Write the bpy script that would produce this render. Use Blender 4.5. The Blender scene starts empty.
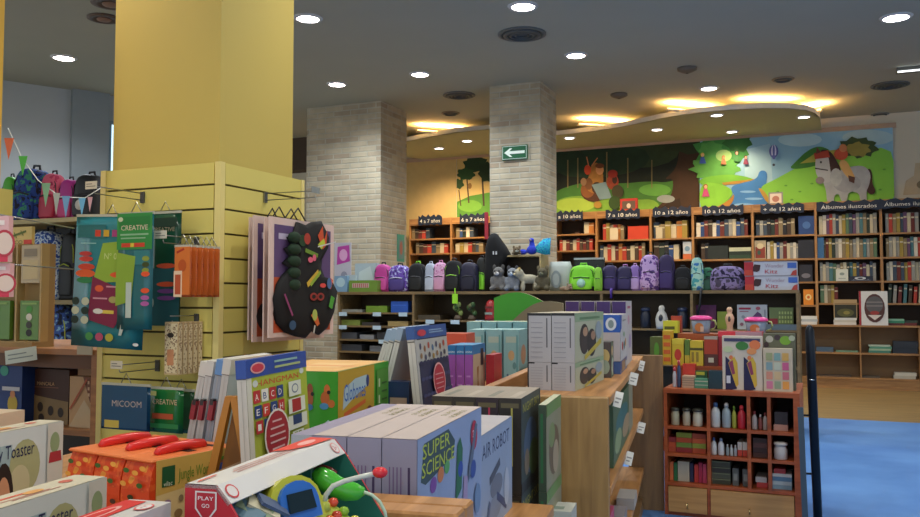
import bpy, math, random
from mathutils import Vector, Matrix
random.seed(7)
COL=bpy.context.scene.collection
F=850.; CX=460.; CY=258.5; PITCH=math.atan(41.5/F); H=1.2
cP,sP=math.cos(PITCH),math.sin(PITCH)
def ray(px,py):
    x=(px-CX)/F; y=-(py-CY)/F
    Y=cP-y*sP; Z=sP+y*cP
    return x/Y,Z/Y
def P(px,py,Y):
    x,z=ray(px,py); return Vector((x*Y,Y,H+z*Y))
def zat(py,Y): return H+ray(460,py)[1]*Y
def yaw(deg):
    a=math.radians(deg); return Vector((math.cos(a),-math.sin(a),0)),Vector((math.sin(a),math.cos(a),0))
RY=23.5; RX_,RV_=yaw(RY); FY=15.0; FX_,FV_=yaw(FY)
def R(x,y,z=0): return RX_*x+RV_*y+Vector((0,0,z))     # room frame to world
def G(a,b,z=0): return FX_*a+FV_*b+Vector((0,0,z))     # display furniture frame to world
def on_y(px,py,yp,py_is_z=False):                      # point of the plane y'=yp behind a pixel
    t=ray(px,py)[0]; Y=yp/(t*RV_.x+RV_.y); z=H+ray(px,py)[1]*Y
    return t*Y*RX_.x+Y*RX_.y,z,Y                       # x', z, Y
def on_x(px,py,xp):
    t=ray(px,py)[0]; Y=xp/(t*RX_.x+RX_.y); z=H+ray(px,py)[1]*Y
    return t*Y*RV_.x+Y*RV_.y,z,Y                       # y', z, Y
# ---------- materials ----------
MC={}
def lin(c): return c/12.92 if c<=.04045 else ((c+.055)/1.055)**2.4
def rgb(h):
    h=h.lstrip('#'); return tuple(lin(int(h[i:i+2],16)/255) for i in (0,2,4))+(1,)
def newmat(n):
    m=bpy.data.materials.new(n); m.use_nodes=True; nt=m.node_tree; return m,nt,nt.nodes['Principled BSDF']
def C(h,rough=.55,var=.10,scale=9.,metal=0,bump=0):
    k=(h,rough,var,scale,metal,bump)
    if k in MC: return MC[k]
    m,nt,b=newmat('surface_'+h.strip('#')); c=rgb(h)
    no=nt.nodes.new('ShaderNodeTexNoise'); no.inputs['Scale'].default_value=scale; no.inputs['Detail'].default_value=3
    tc=nt.nodes.new('ShaderNodeTexCoord'); nt.links.new(tc.outputs['Object'],no.inputs['Vector'])
    mx=nt.nodes.new('ShaderNodeMix'); mx.data_type='RGBA'
    mx.inputs[6].default_value=tuple(min(1,v*(1-var)) for v in c[:3])+(1,)
    mx.inputs[7].default_value=tuple(min(1,v*(1+var)) for v in c[:3])+(1,)
    nt.links.new(no.outputs['Fac'],mx.inputs[0]); nt.links.new(mx.outputs[2],b.inputs['Base Color'])
    b.inputs['Roughness'].default_value=rough; b.inputs['Metallic'].default_value=metal
    if bump:
        bp=nt.nodes.new('ShaderNodeBump'); bp.inputs['Strength'].default_value=bump; bp.inputs['Distance'].default_value=.01
        nt.links.new(no.outputs['Fac'],bp.inputs['Height']); nt.links.new(bp.outputs['Normal'],b.inputs['Normal'])
    MC[k]=m; return m
def gloss(h): return C(h,.25)
def glow(h,s):
    k=('glow',h,s)
    if k in MC: return MC[k]
    m,nt,b=newmat('light_'+h.strip('#')); b.inputs['Base Color'].default_value=rgb(h)
    b.inputs['Emission Color'].default_value=rgb(h); b.inputs['Emission Strength'].default_value=s; MC[k]=m; return m
def fab(c1,c2,c3,scale=14.,rough=.85,thr=(.42,.58),kind='noise'):
    k=('fab',c1,c2,c3,scale,thr,kind)
    if k in MC: return MC[k]
    m,nt,b=newmat('patterned_fabric'); tc=nt.nodes.new('ShaderNodeTexCoord')
    if kind=='noise':
        no=nt.nodes.new('ShaderNodeTexNoise'); no.inputs['Detail'].default_value=2; o=no.outputs['Fac']
    else:
        no=nt.nodes.new('ShaderNodeTexVoronoi'); o=no.outputs['Distance']
    no.inputs['Scale'].default_value=scale; nt.links.new(tc.outputs['Object'],no.inputs['Vector'])
    r=nt.nodes.new('ShaderNodeValToRGB'); r.color_ramp.interpolation='CONSTANT'; e=r.color_ramp.elements
    e[0].color=rgb(c1); e[1].position=thr[0]; e[1].color=rgb(c2); x=e.new(thr[1]); x.color=rgb(c3)
    nt.links.new(o,r.inputs[0]); nt.links.new(r.outputs[0],b.inputs['Base Color']); b.inputs['Roughness'].default_value=rough
    MC[k]=m; return m
def wood(c1,c2,axis='x',scale=1.,rough=.42):
    k=('wood',c1,c2,axis,scale)
    if k in MC: return MC[k]
    m,nt,b=newmat('wood'); tc=nt.nodes.new('ShaderNodeTexCoord'); mp=nt.nodes.new('ShaderNodeMapping')
    s={'x':(1.2,14,14),'y':(14,1.2,14),'z':(14,14,1.2)}[axis]; mp.inputs['Scale'].default_value=tuple(v*scale for v in s)
    no=nt.nodes.new('ShaderNodeTexNoise'); no.inputs['Scale'].default_value=2.2; no.inputs['Detail'].default_value=5; no.inputs['Distortion'].default_value=.6
    r=nt.nodes.new('ShaderNodeValToRGB'); e=r.color_ramp.elements; e[0].position=.3; e[0].color=rgb(c1); e[1].position=.72; e[1].color=rgb(c2)
    nt.links.new(tc.outputs['Object'],mp.inputs[0]); nt.links.new(mp.outputs[0],no.inputs['Vector'])
    nt.links.new(no.outputs['Fac'],r.inputs[0]); nt.links.new(r.outputs[0],b.inputs['Base Color']); b.inputs['Roughness'].default_value=rough
    MC[k]=m; return m
def brick(c1,c2,mort):
    m,nt,b=newmat('pale_brick'); tc=nt.nodes.new('ShaderNodeTexCoord'); sx=nt.nodes.new('ShaderNodeSeparateXYZ')
    ad=nt.nodes.new('ShaderNodeMath'); cb=nt.nodes.new('ShaderNodeCombineXYZ'); br=nt.nodes.new('ShaderNodeTexBrick')
    nt.links.new(tc.outputs['Object'],sx.inputs[0]); nt.links.new(sx.outputs[0],ad.inputs[0]); nt.links.new(sx.outputs[1],ad.inputs[1])
    nt.links.new(ad.outputs[0],cb.inputs[0]); nt.links.new(sx.outputs[2],cb.inputs[1]); nt.links.new(cb.outputs[0],br.inputs['Vector'])
    br.inputs['Color1'].default_value=rgb(c1); br.inputs['Color2'].default_value=rgb(c2); br.inputs['Mortar'].default_value=rgb(mort)
    br.inputs['Scale'].default_value=1; br.inputs['Brick Width'].default_value=.26; br.inputs['Row Height'].default_value=.072
    br.inputs['Mortar Size'].default_value=.011; br.inputs['Mortar Smooth'].default_value=.4; br.inputs['Bias'].default_value=-.55
    no=nt.nodes.new('ShaderNodeTexNoise'); no.inputs['Scale'].default_value=5; nt.links.new(tc.outputs['Object'],no.inputs['Vector'])
    mx=nt.nodes.new('ShaderNodeMix'); mx.data_type='RGBA'; mx.blend_type='MULTIPLY'; mx.inputs[0].default_value=.5
    nt.links.new(br.outputs['Color'],mx.inputs[6]); nt.links.new(no.outputs['Fac'],mx.inputs[7]); 
    nt.links.new(mx.outputs[2],b.inputs['Base Color'])
    bp=nt.nodes.new('ShaderNodeBump'); bp.inputs['Strength'].default_value=.6; bp.inputs['Distance'].default_value=.02; bp.invert=True
    nt.links.new(br.outputs['Fac'],bp.inputs['Height']); nt.links.new(bp.outputs['Normal'],b.inputs['Normal'])
    b.inputs['Roughness'].default_value=.85; return m
def plastic(h,alpha=.35,rough=.15):
    k=('pl',h,alpha)
    if k in MC: return MC[k]
    m,nt,b=newmat('clear_plastic'); b.inputs['Base Color'].default_value=rgb(h); b.inputs['Roughness'].default_value=rough
    b.inputs['Alpha'].default_value=alpha; MC[k]=m; return m
# ---------- text ----------
TX={}
def glyphs(s):
    if s in TX: return TX[s]
    cu=bpy.data.curves.new('t','FONT'); cu.body=s; cu.size=1; cu.resolution_u=2
    o=bpy.data.objects.new('t',cu); me=o.to_mesh()
    v=[(p.co.x,p.co.y) for p in me.vertices]; f=[tuple(p.vertices) for p in me.polygons]
    o.to_mesh_clear(); bpy.data.objects.remove(o); bpy.data.curves.remove(cu)
    xs=[a for a,_ in v] or [0]; w=max(xs)-min(xs) or 1; x0=min(xs)
    TX[s]=([(a-x0,b) for a,b in v],f,w); return TX[s]
# ---------- mesh builder ----------
class B:
    def __init__(s): s.v=[];s.f=[];s.m=[];s.sm=[];s.ms=[];s.X=Matrix()
    def mi(s,m):
        if isinstance(m,str): m=C(m)
        if m not in s.ms: s.ms.append(m)
        return s.ms.index(m)
    def add(s,vs,fs,m,smooth=False):
        n=len(s.v); s.v+=[s.X@Vector(p) for p in vs]; i=s.mi(m)
        for f in fs: s.f.append([n+k for k in f]); s.m.append(i); s.sm.append(smooth)
        return s
    def box(s,x0,x1,y0,y1,z0,z1,m,b=0,top=None):
        if b:
            b=min(b,(x1-x0)/2.01,(y1-y0)/2.01,(z1-z0)/2.01); vs=[];fs=[]
            # chamfered box as loft of four octagon rings
            def ring(z,i):
                a=b if i==0 else b; e=i
                return [(x0+e+a,y0+e,z),(x1-e-a,y0+e,z),(x1-e,y0+e+a,z),(x1-e,y1-e-a,z),(x1-e-a,y1-e,z),(x0+e+a,y1-e,z),(x0+e,y1-e-a,z),(x0+e,y0+e+a,z)]
            return s.loft([ring(z0,b*.7),ring(z0+b,0),ring(z1-b,0),ring(z1,b*.7)],m,smooth=False)
        vs=[(x0,y0,z0),(x1,y0,z0),(x1,y1,z0),(x0,y1,z0),(x0,y0,z1),(x1,y0,z1),(x1,y1,z1),(x0,y1,z1)]
        s.add(vs,[(0,3,2,1),(0,1,5,4),(1,2,6,5),(2,3,7,6),(3,0,4,7)],m); s.add(vs[4:],[(0,1,2,3)],top or m); return s
    def loft(s,rings,m,smooth=True,caps=True):
        n=len(rings[0]); vs=[p for r in rings for p in r]; fs=[]
        for i in range(len(rings)-1):
            for j in range(n): k=(j+1)%n; fs.append((i*n+j,i*n+k,(i+1)*n+k,(i+1)*n+j))
        if caps: fs.append(tuple(range(n-1,-1,-1))); fs.append(tuple((len(rings)-1)*n+j for j in range(n)))
        return s.add(vs,fs,m,smooth)
    def lathe(s,prof,m,n=14,c=(0,0,0),sx=1,sy=1):
        return s.loft([[(c[0]+r*sx*math.cos(2*math.pi*j/n),c[1]+r*sy*math.sin(2*math.pi*j/n),c[2]+z) for j in range(n)] for r,z in prof],m)
    def ell(s,c,r,m,n=12):
        k=n//2; s.lathe([(max(.001,math.sin(math.pi*i/k)),-math.cos(math.pi*i/k)*r[2]) for i in range(k+1)],m,n,c,r[0],r[1]); return s
    def tube(s,pts,r,m,n=6):
        pts=[Vector(p) for p in pts]; rings=[]
        for i,p in enumerate(pts):
            d=(pts[min(i+1,len(pts)-1)]-pts[max(i-1,0)]).normalized(); a=d.cross(Vector((0,0,1)))
            if a.length<.1: a=d.cross(Vector((1,0,0)))
            a.normalize(); b=d.cross(a); rr=r[i] if isinstance(r,(list,tuple)) else r
            rings.append([p+(a*math.cos(2*math.pi*j/n)+b*math.sin(2*math.pi*j/n))*rr for j in range(n)])
        return s.loft(rings,m)
    def prism(s,pts,fr,d,m,side=None):    # polygon pts (metres) in frame (O,U,V,N), depth d back from the face
        O,U,V,N=[Vector(a) for a in fr]; n=len(pts)
        f=[O+U*x+V*y for x,y in pts]; b=[p-N*d for p in f]
        s.add(f+b,[tuple(range(n)),tuple(range(2*n-1,n-1,-1))],m); s.add(f+b,[(i,n+i,n+(i+1)%n,(i+1)%n) for i in range(n)],side or m); return s
    def decal(s,fr,w,h,shapes,eps=.0006):
        O,U,V,N=[Vector(a) for a in fr]; k=0
        for q in shapes:
            k+=1; o=O+N*eps*(1+k*.35); t=q[0]
            if t=='r': x,y,a,b=q[1:5]; self_p=[(x,y),(x+a,y),(x+a,y+b),(x,y+b)]
            elif t=='e': x,y,a,b=q[1:5]; self_p=[(x+a*math.cos(i*math.pi/9),y+b*math.sin(i*math.pi/9)) for i in range(18)]
            elif t=='p': self_p=q[1]
            elif t=='l':
                (x0,y0),(x1,y1),th=q[1:4]; dx,dy=(x1-x0)*w,(y1-y0)*h; L=math.hypot(dx,dy) or 1; nx,ny=-dy/L*th/2/w,dx/L*th/2/h
                self_p=[(x0-nx,y0-ny),(x1-nx,y1-ny),(x1+nx,y1+ny),(x0+nx,y0+ny)]
            elif t=='t':
                txt,x,y,sz=q[1:5]; wd=q[6] if len(q)>6 else None; sl=q[7] if len(q)>7 else 0; v,f,gw=glyphs(txt); sc=sz*h*1.35
                sx=(wd*w/gw) if wd else sc
                s.add([o+U*(x*w+a*sx)+V*(y*h+b*sc+a*sx*sl) for a,b in v],f,q[5]); continue
            s.add([o+U*(a*w)+V*(b*h) for a,b in self_p],[tuple(range(len(self_p)))],q[-1])
        return s
    def build(s,name,parent=None,loc=None,rot=0,smooth_mod=None):
        me=bpy.data.meshes.new(name); me.from_pydata([tuple(p) for p in s.v],[],s.f)
        for m in s.ms: me.materials.append(m)
        me.polygons.foreach_set('material_index',s.m); me.polygons.foreach_set('use_smooth',s.sm); me.update()
        o=bpy.data.objects.new(name,me); COL.objects.link(o)
        if parent: o.parent=parent
        if loc is not None: o.location=loc
        if rot: o.rotation_euler=(0,0,math.radians(rot))
        return o
def tag(o,label,cat=None,group=None,kind=None):
    if label: o['label']=label
    if cat: o['category']=cat
    if group: o['group']=group
    if kind: o['kind']=kind
    return o
def empty(name,loc,rot,label,cat,group=None):
    o=bpy.data.objects.new(name,None); o.empty_display_size=.05; COL.objects.link(o); o.location=loc; o.rotation_euler=(0,0,math.radians(rot))
    return tag(o,label,cat,group)
def struct(o): o['kind']='structure'; return o
def faces(w,l,h):
    return dict(front=((-w/2,-l/2,0),(1,0,0),(0,0,1),(0,-1,0),w,h),side=((w/2,-l/2,0),(0,1,0),(0,0,1),(1,0,0),l,h),
      top=((-w/2,-l/2,h),(1,0,0),(0,1,0),(0,0,1),w,l),topv=((w/2,-l/2,h),(0,1,0),(-1,0,0),(0,0,1),l,w),
      left=((-w/2,l/2,0),(0,-1,0),(0,0,1),(-1,0,0),l,h))
def decals(b,w,l,h,dec,eps=.0006):
    fc=faces(w,l,h)
    for k,sh in dec.items():
        O,U,V,N,a,c=fc[k]; b.decal((O,U,V,N),a,c,sh,eps)
def carton(name,label,cat,loc,w,l,h,col,dec={},group=None,yw=FY,top=None,eps=.0006,bev=0,front=None,side=None,parent=None,tilt=None):
    b=B(); b.box(-w/2,w/2,-l/2,l/2,0,h,col,bev,top=top)
    d={k:list(v) for k,v in dec.items()}
    if front: d['front']=[('r',0,0,1,1,front)]+d.get('front',[])
    if side: d['side']=[('r',0,0,1,1,side)]+d.get('side',[])
    decals(b,w,l,h,d,eps); o=b.build(name,parent,loc,-yw)
    if tilt: o.rotation_euler=(math.radians(tilt[0]),math.radians(tilt[1]),math.radians(-yw))
    if not parent: tag(o,label,cat,group)
    return o
def corner(px,py,Y,w,l,z0,yw=FY):       # base centre of a box whose nearest vertical edge tops out at pixel (px,py), depth Y
    p=P(px,py,Y); ex,ey=yaw(yw); c=p-ex*(w/2)+ey*(l/2); h=p.z-z0; c.z=z0; return c,h
def span(px0,Y,px1,d):                  # length along d from the point at px0 to where it meets column px1
    x=ray(px0,300)[0]*Y; t=ray(px1,300)[0]; return (t*Y-x)/(d.x-t*d.y)
ORD='first second third fourth fifth sixth seventh eighth ninth tenth eleventh twelfth thirteenth fourteenth fifteenth sixteenth seventeenth eighteenth nineteenth twentieth'.split()
ORD+=['twenty-'+a for a in ORD[:9]]
# woods
W_CASE=wood('#8a6238','#b98a55','z'); W_CASEX=wood('#8a6238','#b98a55','x')
W_DISP=wood('#8c6a3c','#b08a52','z'); W_DISPY=wood('#9c6c3a','#c8925a','y')
W_CUBE=wood('#8c4020','#b45c30','x'); W_DRAW=wood('#a87844','#c8985c','x')
W_TABLE=wood('#8f5e38','#b88050','x'); W_CNT=wood('#6c5636','#8a7048','x')
# ================= ROOM =================
CEIL=3.83; WY=13.31
sc=bpy.context.scene
cam=bpy.data.cameras.new('camera'); co=bpy.data.objects.new('camera',cam); COL.objects.link(co)
co.location=(0,0,H); co.rotation_euler=(math.pi/2+PITCH,0,0); cam.sensor_width=36; cam.lens=F*36/920; sc.camera=co; cam.clip_end=100
M_ceil=C('#abaea2',.9,.04,2); M_wall=C('#c9c4b4',.9,.05,2); M_blue=C('#b0b6ba',.9,.05,2)
b=B(); b.box(-14,13,-3,14.2,-.1,0,wood('#75603c','#8f774a','x',.6,.6)); struct(b.build('floor',None,(0,0,0),-RY))
# blue carpet
M_carp,nt,bs=newmat('blue_carpet'); n1=nt.nodes.new('ShaderNodeTexNoise'); n1.inputs['Scale'].default_value=1.6; n1.inputs['Detail'].default_value=6
r=nt.nodes.new('ShaderNodeValToRGB'); r.color_ramp.elements[0].position=.3; r.color_ramp.elements[0].color=rgb('#4272b4'); r.color_ramp.elements[1].position=.75; r.color_ramp.elements[1].color=rgb('#5f90cc')
tc=nt.nodes.new('ShaderNodeTexCoord'); nt.links.new(tc.outputs['Object'],n1.inputs['Vector']); nt.links.new(n1.outputs['Fac'],r.inputs[0]); nt.links.new(r.outputs[0],bs.inputs['Base Color']); bs.inputs['Roughness'].default_value=.8
b=B(); b.box(-4,12,-2.9,9.37,0,.012,M_carp); o=struct(b.build('floor_carpet',None,(0,0,0),-RY))
b=B(); b.box(-14,13,-3,14.2,CEIL,CEIL+.1,M_ceil); struct(b.build('ceiling',None,(0,0,0),-RY))
b=B(); b.box(-13,11,WY,WY+.15,0,CEIL,M_wall); struct(b.build('wall_back',None,(0,0,0),-RY))
b=B(); b.box(on_y(408,140,WY)[0]-1,on_y(896,120,WY)[0],WY-.03,WY,3.62,3.69,C('#b59a84',.8)); struct(b.build('trim_1',None,(0,0,0),-RY))
# left wall (seen through the gap left of the yellow pillar)
pa=P(-60,300,9.7); pb=P(140,300,11.1); d=(pb-pa); ang=math.degrees(math.atan2(d.y,d.x)); L=d.length
b=B(); b.box(0,L,0,.15,0,CEIL,M_blue); struct(b.build('wall_left',None,(pa.x,pa.y,0),ang))
t0=L*.60; b=B(); b.box(t0,t0+.44,-.10,0,0,CEIL,C('#8e979c',.9,.04)); struct(b.build('wall_left_pilaster',None,(pa.x,pa.y,0),ang))
b=B(); b.box(t0+.46,t0+.85,-.03,0,2.2,3.5,C('#7f93a0')); w=struct(b.build('window_1',None,(pa.x,pa.y,0),ang)); b=B(); b.box(t0+.49,t0+.82,-.035,-.025,2.25,3.45,glow('#bfe0f0',.75)); b.build('pane',w)
# dark bulkhead far left, seen between the pillar and the brick column
b=B(); q=on_y(296,147,11.5); b.box(q[0]-.8,q[0]+.35,11.5,11.8,on_y(296,170,11.5)[1],CEIL,C('#4a3c30',.8)); struct(b.build('wall_bulkhead',None,(0,0,0),-RY))
b=B(); b.box(-7.5,on_y(457,200,WY)[0]-.01,WY-.006,WY-.001,0,3.62,C('#c8b078',.9)); struct(b.build('wall_back_paint',None,(0,0,0),-RY))
# brick columns
def column(px,py,Y,w,d):
    p=P(px,py,Y); c=p-RX_*w/2+RV_*d/2
    b=B(); b.box(-w/2,w/2,-d/2,d/2,0,CEIL,M_brick); return struct(b.build('brick_column',None,(c.x,c.y,0),-RY)),c
M_brick=brick('#d2c4a8','#967864','#cfc8b4')
colA,_=column(381,106,11.1,.104*11.1,.067*11.1); colB,_=column(540,86,10.1,.65,.65)
# exit sign on the front of the second column
x0,z1,_=on_y(502.5,146.5,9.64); x1,z0,_=on_y(528,159,9.64)
b=B(); w,h=x1-x0,z1-z0; b.box(0,w,-.02,0,0,h,C('#0f5a35',.4)); b.decal(((0,-.02,0),(1,0,0),(0,0,1),(0,-1,0)),w,h,[('r',.03,.05,.94,.9,C('#e6efe6')),('r',.045,.08,.91,.84,C('#0b5c36')),('p',[(.1,.5),(.32,.8),(.42,.8),(.3,.6),(.9,.6),(.9,.4),(.3,.4),(.42,.2),(.32,.2)],C('#eaf5ea'))],.002)
tag(b.build('exit_sign',None,R(x0,9.635,z0),-RY),'green emergency exit sign with a white left arrow on brick column','sign')
# dropped ceiling panel with a curved edge
ZU=3.66; edge=[(330,146),(408,141),(428,137),(456,132),(489,129.3),(520,133),(558,135),(598,130.5),(626,126),(660,118.5),(680,115),(701,112.3),(731,109.6),(762,108.2),(790,108.4),(806,110),(815,113),(820,118)]
pts=[]
for px,py in edge:
    t,z=ray(px,py); Y=(ZU-H)/z; pts.append(Vector((t*Y,Y,0)))
pe=[R(on_y(822,125,WY)[0],WY-.03,0)]; ps=[R(-6.5,WY-.03,0)]
ring=pts+pe+ps; b=B(); n=len(ring); M_ol=C('#b2b48e',.9,.05)
b.prism([(p.x,p.y) for p in ring],((0,0,ZU+.05),(1,0,0),(0,1,0),(0,0,1)),.05,M_ol,C('#d8d6cf',.8))
struct(b.build('ceiling_panel'))
b=B(); k=len(pts)-1                     # upstand fascia along the curved edge
ins=[]
for i,p in enumerate(pts):
    dd=(pts[min(i+1,k)]-pts[max(i-1,0)]).normalized(); ins.append(p+Vector((-dd.y,dd.x,0))*.03)
rg=[[(p.x,p.y,ZU),(q.x,q.y,ZU),(q.x,q.y,ZU+.065),(p.x,p.y,ZU+.065)] for p,q in zip(pts,ins)]
b.loft([[tuple(Vector(a)+Vector((0,-.004,0))) for a in r] for r in rg],C('#dcdad2',.8),False); struct(b.build('ceiling_fascia'))
# ---- lights ----
def light(kind,loc,e,col,size=.2,spot=None,rot=None,blend=.8):
    l=bpy.data.lights.new('lamp_light',kind); l.energy=e; l.color=col
    if kind=='SPOT': l.spot_size=math.radians(spot or 130); l.spot_blend=blend; l.shadow_soft_size=size
    elif kind=='AREA': l.size=size
    else: l.shadow_soft_size=size
    o=bpy.data.objects.new('lamp_light',l); COL.objects.link(o); o.location=loc
    if rot: o.rotation_euler=rot
    return o
COOL=(.86,.94,1); WARM=(1,.72,.42); NEUT=(1,.95,.86)
def downlight(px,py,zc,rad,label,e,col,w=None,gl=14,grp='recessed ceiling downlights'):
    if w is None:
        t,z=ray(px,py); Y=(zc-H)/z; p=Vector((t*Y,Y,zc))
    else: p=Vector(w)
    b=B(); b.lathe([(rad*.84,-.004),(rad*.84,-.016),(rad,-.014),(rad*1.12,-.002),(rad*1.12,.0)],C('#c8ccd0',.4),20); r=b.build('downlight',None,p)
    b=B(); b.lathe([(.001,-.009),(rad*.84,-.009),(rad*.84,-.004),(.001,-.004)],glow('#fff2ee',gl),20); d=b.build('lamp_face',r)
    tag(r,label,'ceiling light',grp)
    s=light('SPOT',p+Vector((0,0,-.05)),e,col,.06,150); s.parent=r; s.location=(0,0,-.05)
    return p
M=[(64,57.5,.125,'round downlight in the ceiling left of the yellow pillar'),(308,18,.125,'round downlight right of the yellow pillar, largest on that side'),(337,84,.115,'round downlight above the left brick column'),
(420,74,.115,'round downlight between the two brick columns, left of the air vents'),(523,6,.125,'round downlight at the top edge, above the big round vent'),(576,55,.115,'round downlight right of the big round vent'),
(709,88,.11,'round downlight in front of the glowing curved ceiling edge'),(896,17,.13,'round downlight at the top right corner of the ceiling'),(920,112.5,.11,'round downlight cut by the right edge above the white wall')]
for px,py,r_,lb in M: downlight(px,py,CEIL,r_,lb,42 if px>915 else 55,COOL)
for px,py,lb in [(439,148,'warm downlight in the lowered panel, nearest the left brick column'),(467,140.5,'warm downlight in the lowered panel, just left of the second brick column'),(569.5,137.5,'warm downlight in the lowered panel, just right of the second brick column'),
 (657,129.2,'warm downlight in the lowered panel above the painted tree'),(716.7,114.8,'warm downlight in the lowered panel near its curved front edge'),(732,131.3,'warm downlight in the lowered panel above the painted lake'),(803.7,116.6,'warm downlight at the right end of the lowered panel')]:
    downlight(px,py,ZU,.085,lb,80 if px<500 else (55 if px<660 else 28),WARM,gl=7,grp='downlights in the lowered ceiling panel')
# cove lamps lying on top of the panel
def cove(px,py,L,ang,lab,e=40):
    t,z=ray(px,py); Y=(ZU-H)/z; p=Vector((t*Y,Y,ZU+.052))
    b=B(); b.box(-L/2,L/2,-.02,.02,0,.02,'#c8c8c0'); o=b.build('cove_lamp',None,p,ang); tag(o,lab,'lamp','lamps hidden behind the ceiling edge')
    b=B(); b.tube([(-L/2+.02,0,.03),(L/2-.02,0,.03)],.009,glow('#ffc070',3),8); b.build('tube',o)
    l=light('AREA',(0,0,.034),e,(1,.52,.16),.08,rot=(math.pi,0,0)); l.data.shape='RECTANGLE'; l.data.size=L*.9; l.data.size_y=.03; l.parent=o
for a in [(440,137.0,.75,20,'cove lamp above the panel between the brick columns'),(603,131,.8,18,'cove lamp above the panel right of second brick column'),(690,116.5,.75,22,'cove lamp above the panel, middle of the curve'),(768,111.5,.7,2,'cove lamp above the panel, long one before its right end'),(812,117.5,.3,-55,'short cove lamp round the right end of the panel')]: cove(*a)
# unseen continuation of the same lighting grid over the camera
for x,y in [(-2.4,1.6),(0.2,1.9),(2.8,2.2),(-2.6,4.2),(2.4,4.6),(0.3,-.6),(0.1,4.6),(4.6,5.2),(-1.6,6.2)]:
    pz=Vector((x,y,CEIL)); downlight(0,0,0,.12,'round downlight in the ceiling over the display tables',55,NEUT,w=(x,y,CEIL),grp='downlights over the display tables')
def vent(px,py,rad,label,rings=3,c='#5b6468'):
    t,z=ray(px,py); Y=(CEIL-H)/z; b=B()
    b.lathe([(rad,0),(rad,-.01),(rad*.86,-.016),(rad*.84,-.004)],C(c,.5),24); o=tag(b.build('air_vent',None,(t*Y,Y,CEIL)),label,'air vent')
    for i in range(rings):
        b=B(); q=rad*(.78-.24*i); b.lathe([(q,-.003),(q,-.02),(q*.8,-.028),(q*.78,-.02),(q*.78,-.003)],C('#4a5256',.5),24); b.build('ring',o)
    b=B(); b.lathe([(rad*.84,-.002),(.001,-.003)],C('#20262a',.7),24); b.build('duct',o)
vent(522,34,.24,'large round air vent near the top, below a downlight'); vent(459,95,.21,'round air vent in front of the second brick column'); vent(890,85,.22,'round air vent at the right side of the ceiling')
vent(783,79,.13,'small beige vent above the glowing ceiling edge',1,'#8a7c6c'); vent(450.5,113,.13,'small vent behind the round vent near second column',1,'#8a7c6c'); vent(880,114,.12,'faint small vent close to the right end of the back wall',1,'#70787a')
def sprk(px,py,label):
    t,z=ray(px,py); Y=(CEIL-H)/z; b=B(); b.lathe([(.11,0),(.11,-.025),(.07,-.045),(.03,-.06)],C('#6a6258',.5),12); o=tag(b.build('smoke_detector',None,(t*Y,Y,CEIL)),label,'smoke detector')
    b=B(); b.ell((0,0,-.055),(.02,.02,.012),'#3a3836'); b.build('sensor',o)
sprk(619,94,'small square detector above glow right of second column'); sprk(687,68,'dark detector in the middle of the ceiling')
t,z=ray(910,67.5); Y=(CEIL-H)/z; b=B(); b.box(-.14,.14,-.06,.06,-.05,0,'#5c5c58'); o=tag(b.build('emergency_lamp',None,(t*Y,Y,CEIL),-RY),'dark ceiling box with a pale lower strip at right edge','lamp'); b=B(); b.box(-.13,.13,-.075,-.05,-.06,-.045,glow('#e8ecec',1.2)); b.build('diffuser',o)
for px,py,rr,lb in [(104,18,.15,'brown recessed spotlight beside the yellow pillar'),(111,3,.17,'brown recessed spotlight at top edge beside yellow pillar')]:
    t,z=ray(px,py); Y=(CEIL-H)/z; b=B(); b.lathe([(rr,0),(rr,-.012),(rr*.7,-.02),(rr*.6,-.004)],C('#5b4a40',.5),20); o=tag(b.build('recessed_spotlight',None,(t*Y,Y,CEIL)),lb,'ceiling light')
    b=B(); b.ell((0,0,-.015),(rr*.45,rr*.45,.02),'#8a6a58'); b.build('lamp_face',o)
# world
wd=bpy.data.worlds.new('w'); sc.world=wd; wd.use_nodes=True; bg=wd.node_tree.nodes['Background']; bg.inputs[0].default_value=(.80,.86,.9,1); bg.inputs[1].default_value=.62
sc.view_settings.view_transform='Standard'; sc.view_settings.look='None'; sc.view_settings.gamma=1; sc.view_settings.exposure=1.0
# ================= yellow pillars with slatwall =================
SX,SY=-2.635,3.216; SW=.752; SD=.70; M_yel=C('#c2ad58',.7,.05,2); M_slat=C('#d8ca6e',.5,.04,2); M_trimy=C('#e4d488',.45,.03,2)
b=B(); b.box(SX-SW+.028,SX-.045,SY+.045,SY+SD-.05,0,CEIL,M_yel); struct(b.build('pillar_yellow',None,(0,0,0),-RY))
ZT=1.854
def slats(b,fr,w,h,m):
    pitch=.1175; z=h; O,U,V,N=[Vector(a) for a in fr]
    b.prism([(0,0),(w,0),(w,h),(0,h)],fr,.028,C('#5b5030',.8))
    z=h-.117*.93; zs=[h]
    while z>0: zs.append(z); z-=pitch
    zs.append(0)
    for i in range(len(zs)-1):
        a,c=zs[i+1]+(.010 if i<len(zs)-2 else 0),zs[i]
        b.prism([(0.02,a),(w-.02,a),(w-.02,c),(0.02,c)],(O+N*.014,U,V,N),.014,m)
b=B()
slats(b,((SX-SW+.01,SY+.016,0),(1,0,0),(0,0,1),(0,-1,0)),SW-.03,ZT,M_slat)
slats(b,((SX-.016,SY+.02,0),(0,1,0),(0,0,1),(1,0,0)),SD-.03,ZT,M_slat)
sl=tag(b.build('slatwall',None,(0,0,0),-RY),'pale yellow grooved slatwall wrapped round the yellow pillar','display wall')
for (x0,x1,y0,y1) in [(SX-.03,SX+.004,SY-.004,SY+.03),(SX-SW-.004,SX-SW+.03,SY-.002,SY+.03),(SX-.03,SX+.002,SY+SD-.03,SY+SD)]:
    b=B(); b.box(x0,x1,y0,y1,0,ZT+.002,M_trimy); b.build('corner_strip',sl)
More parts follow.
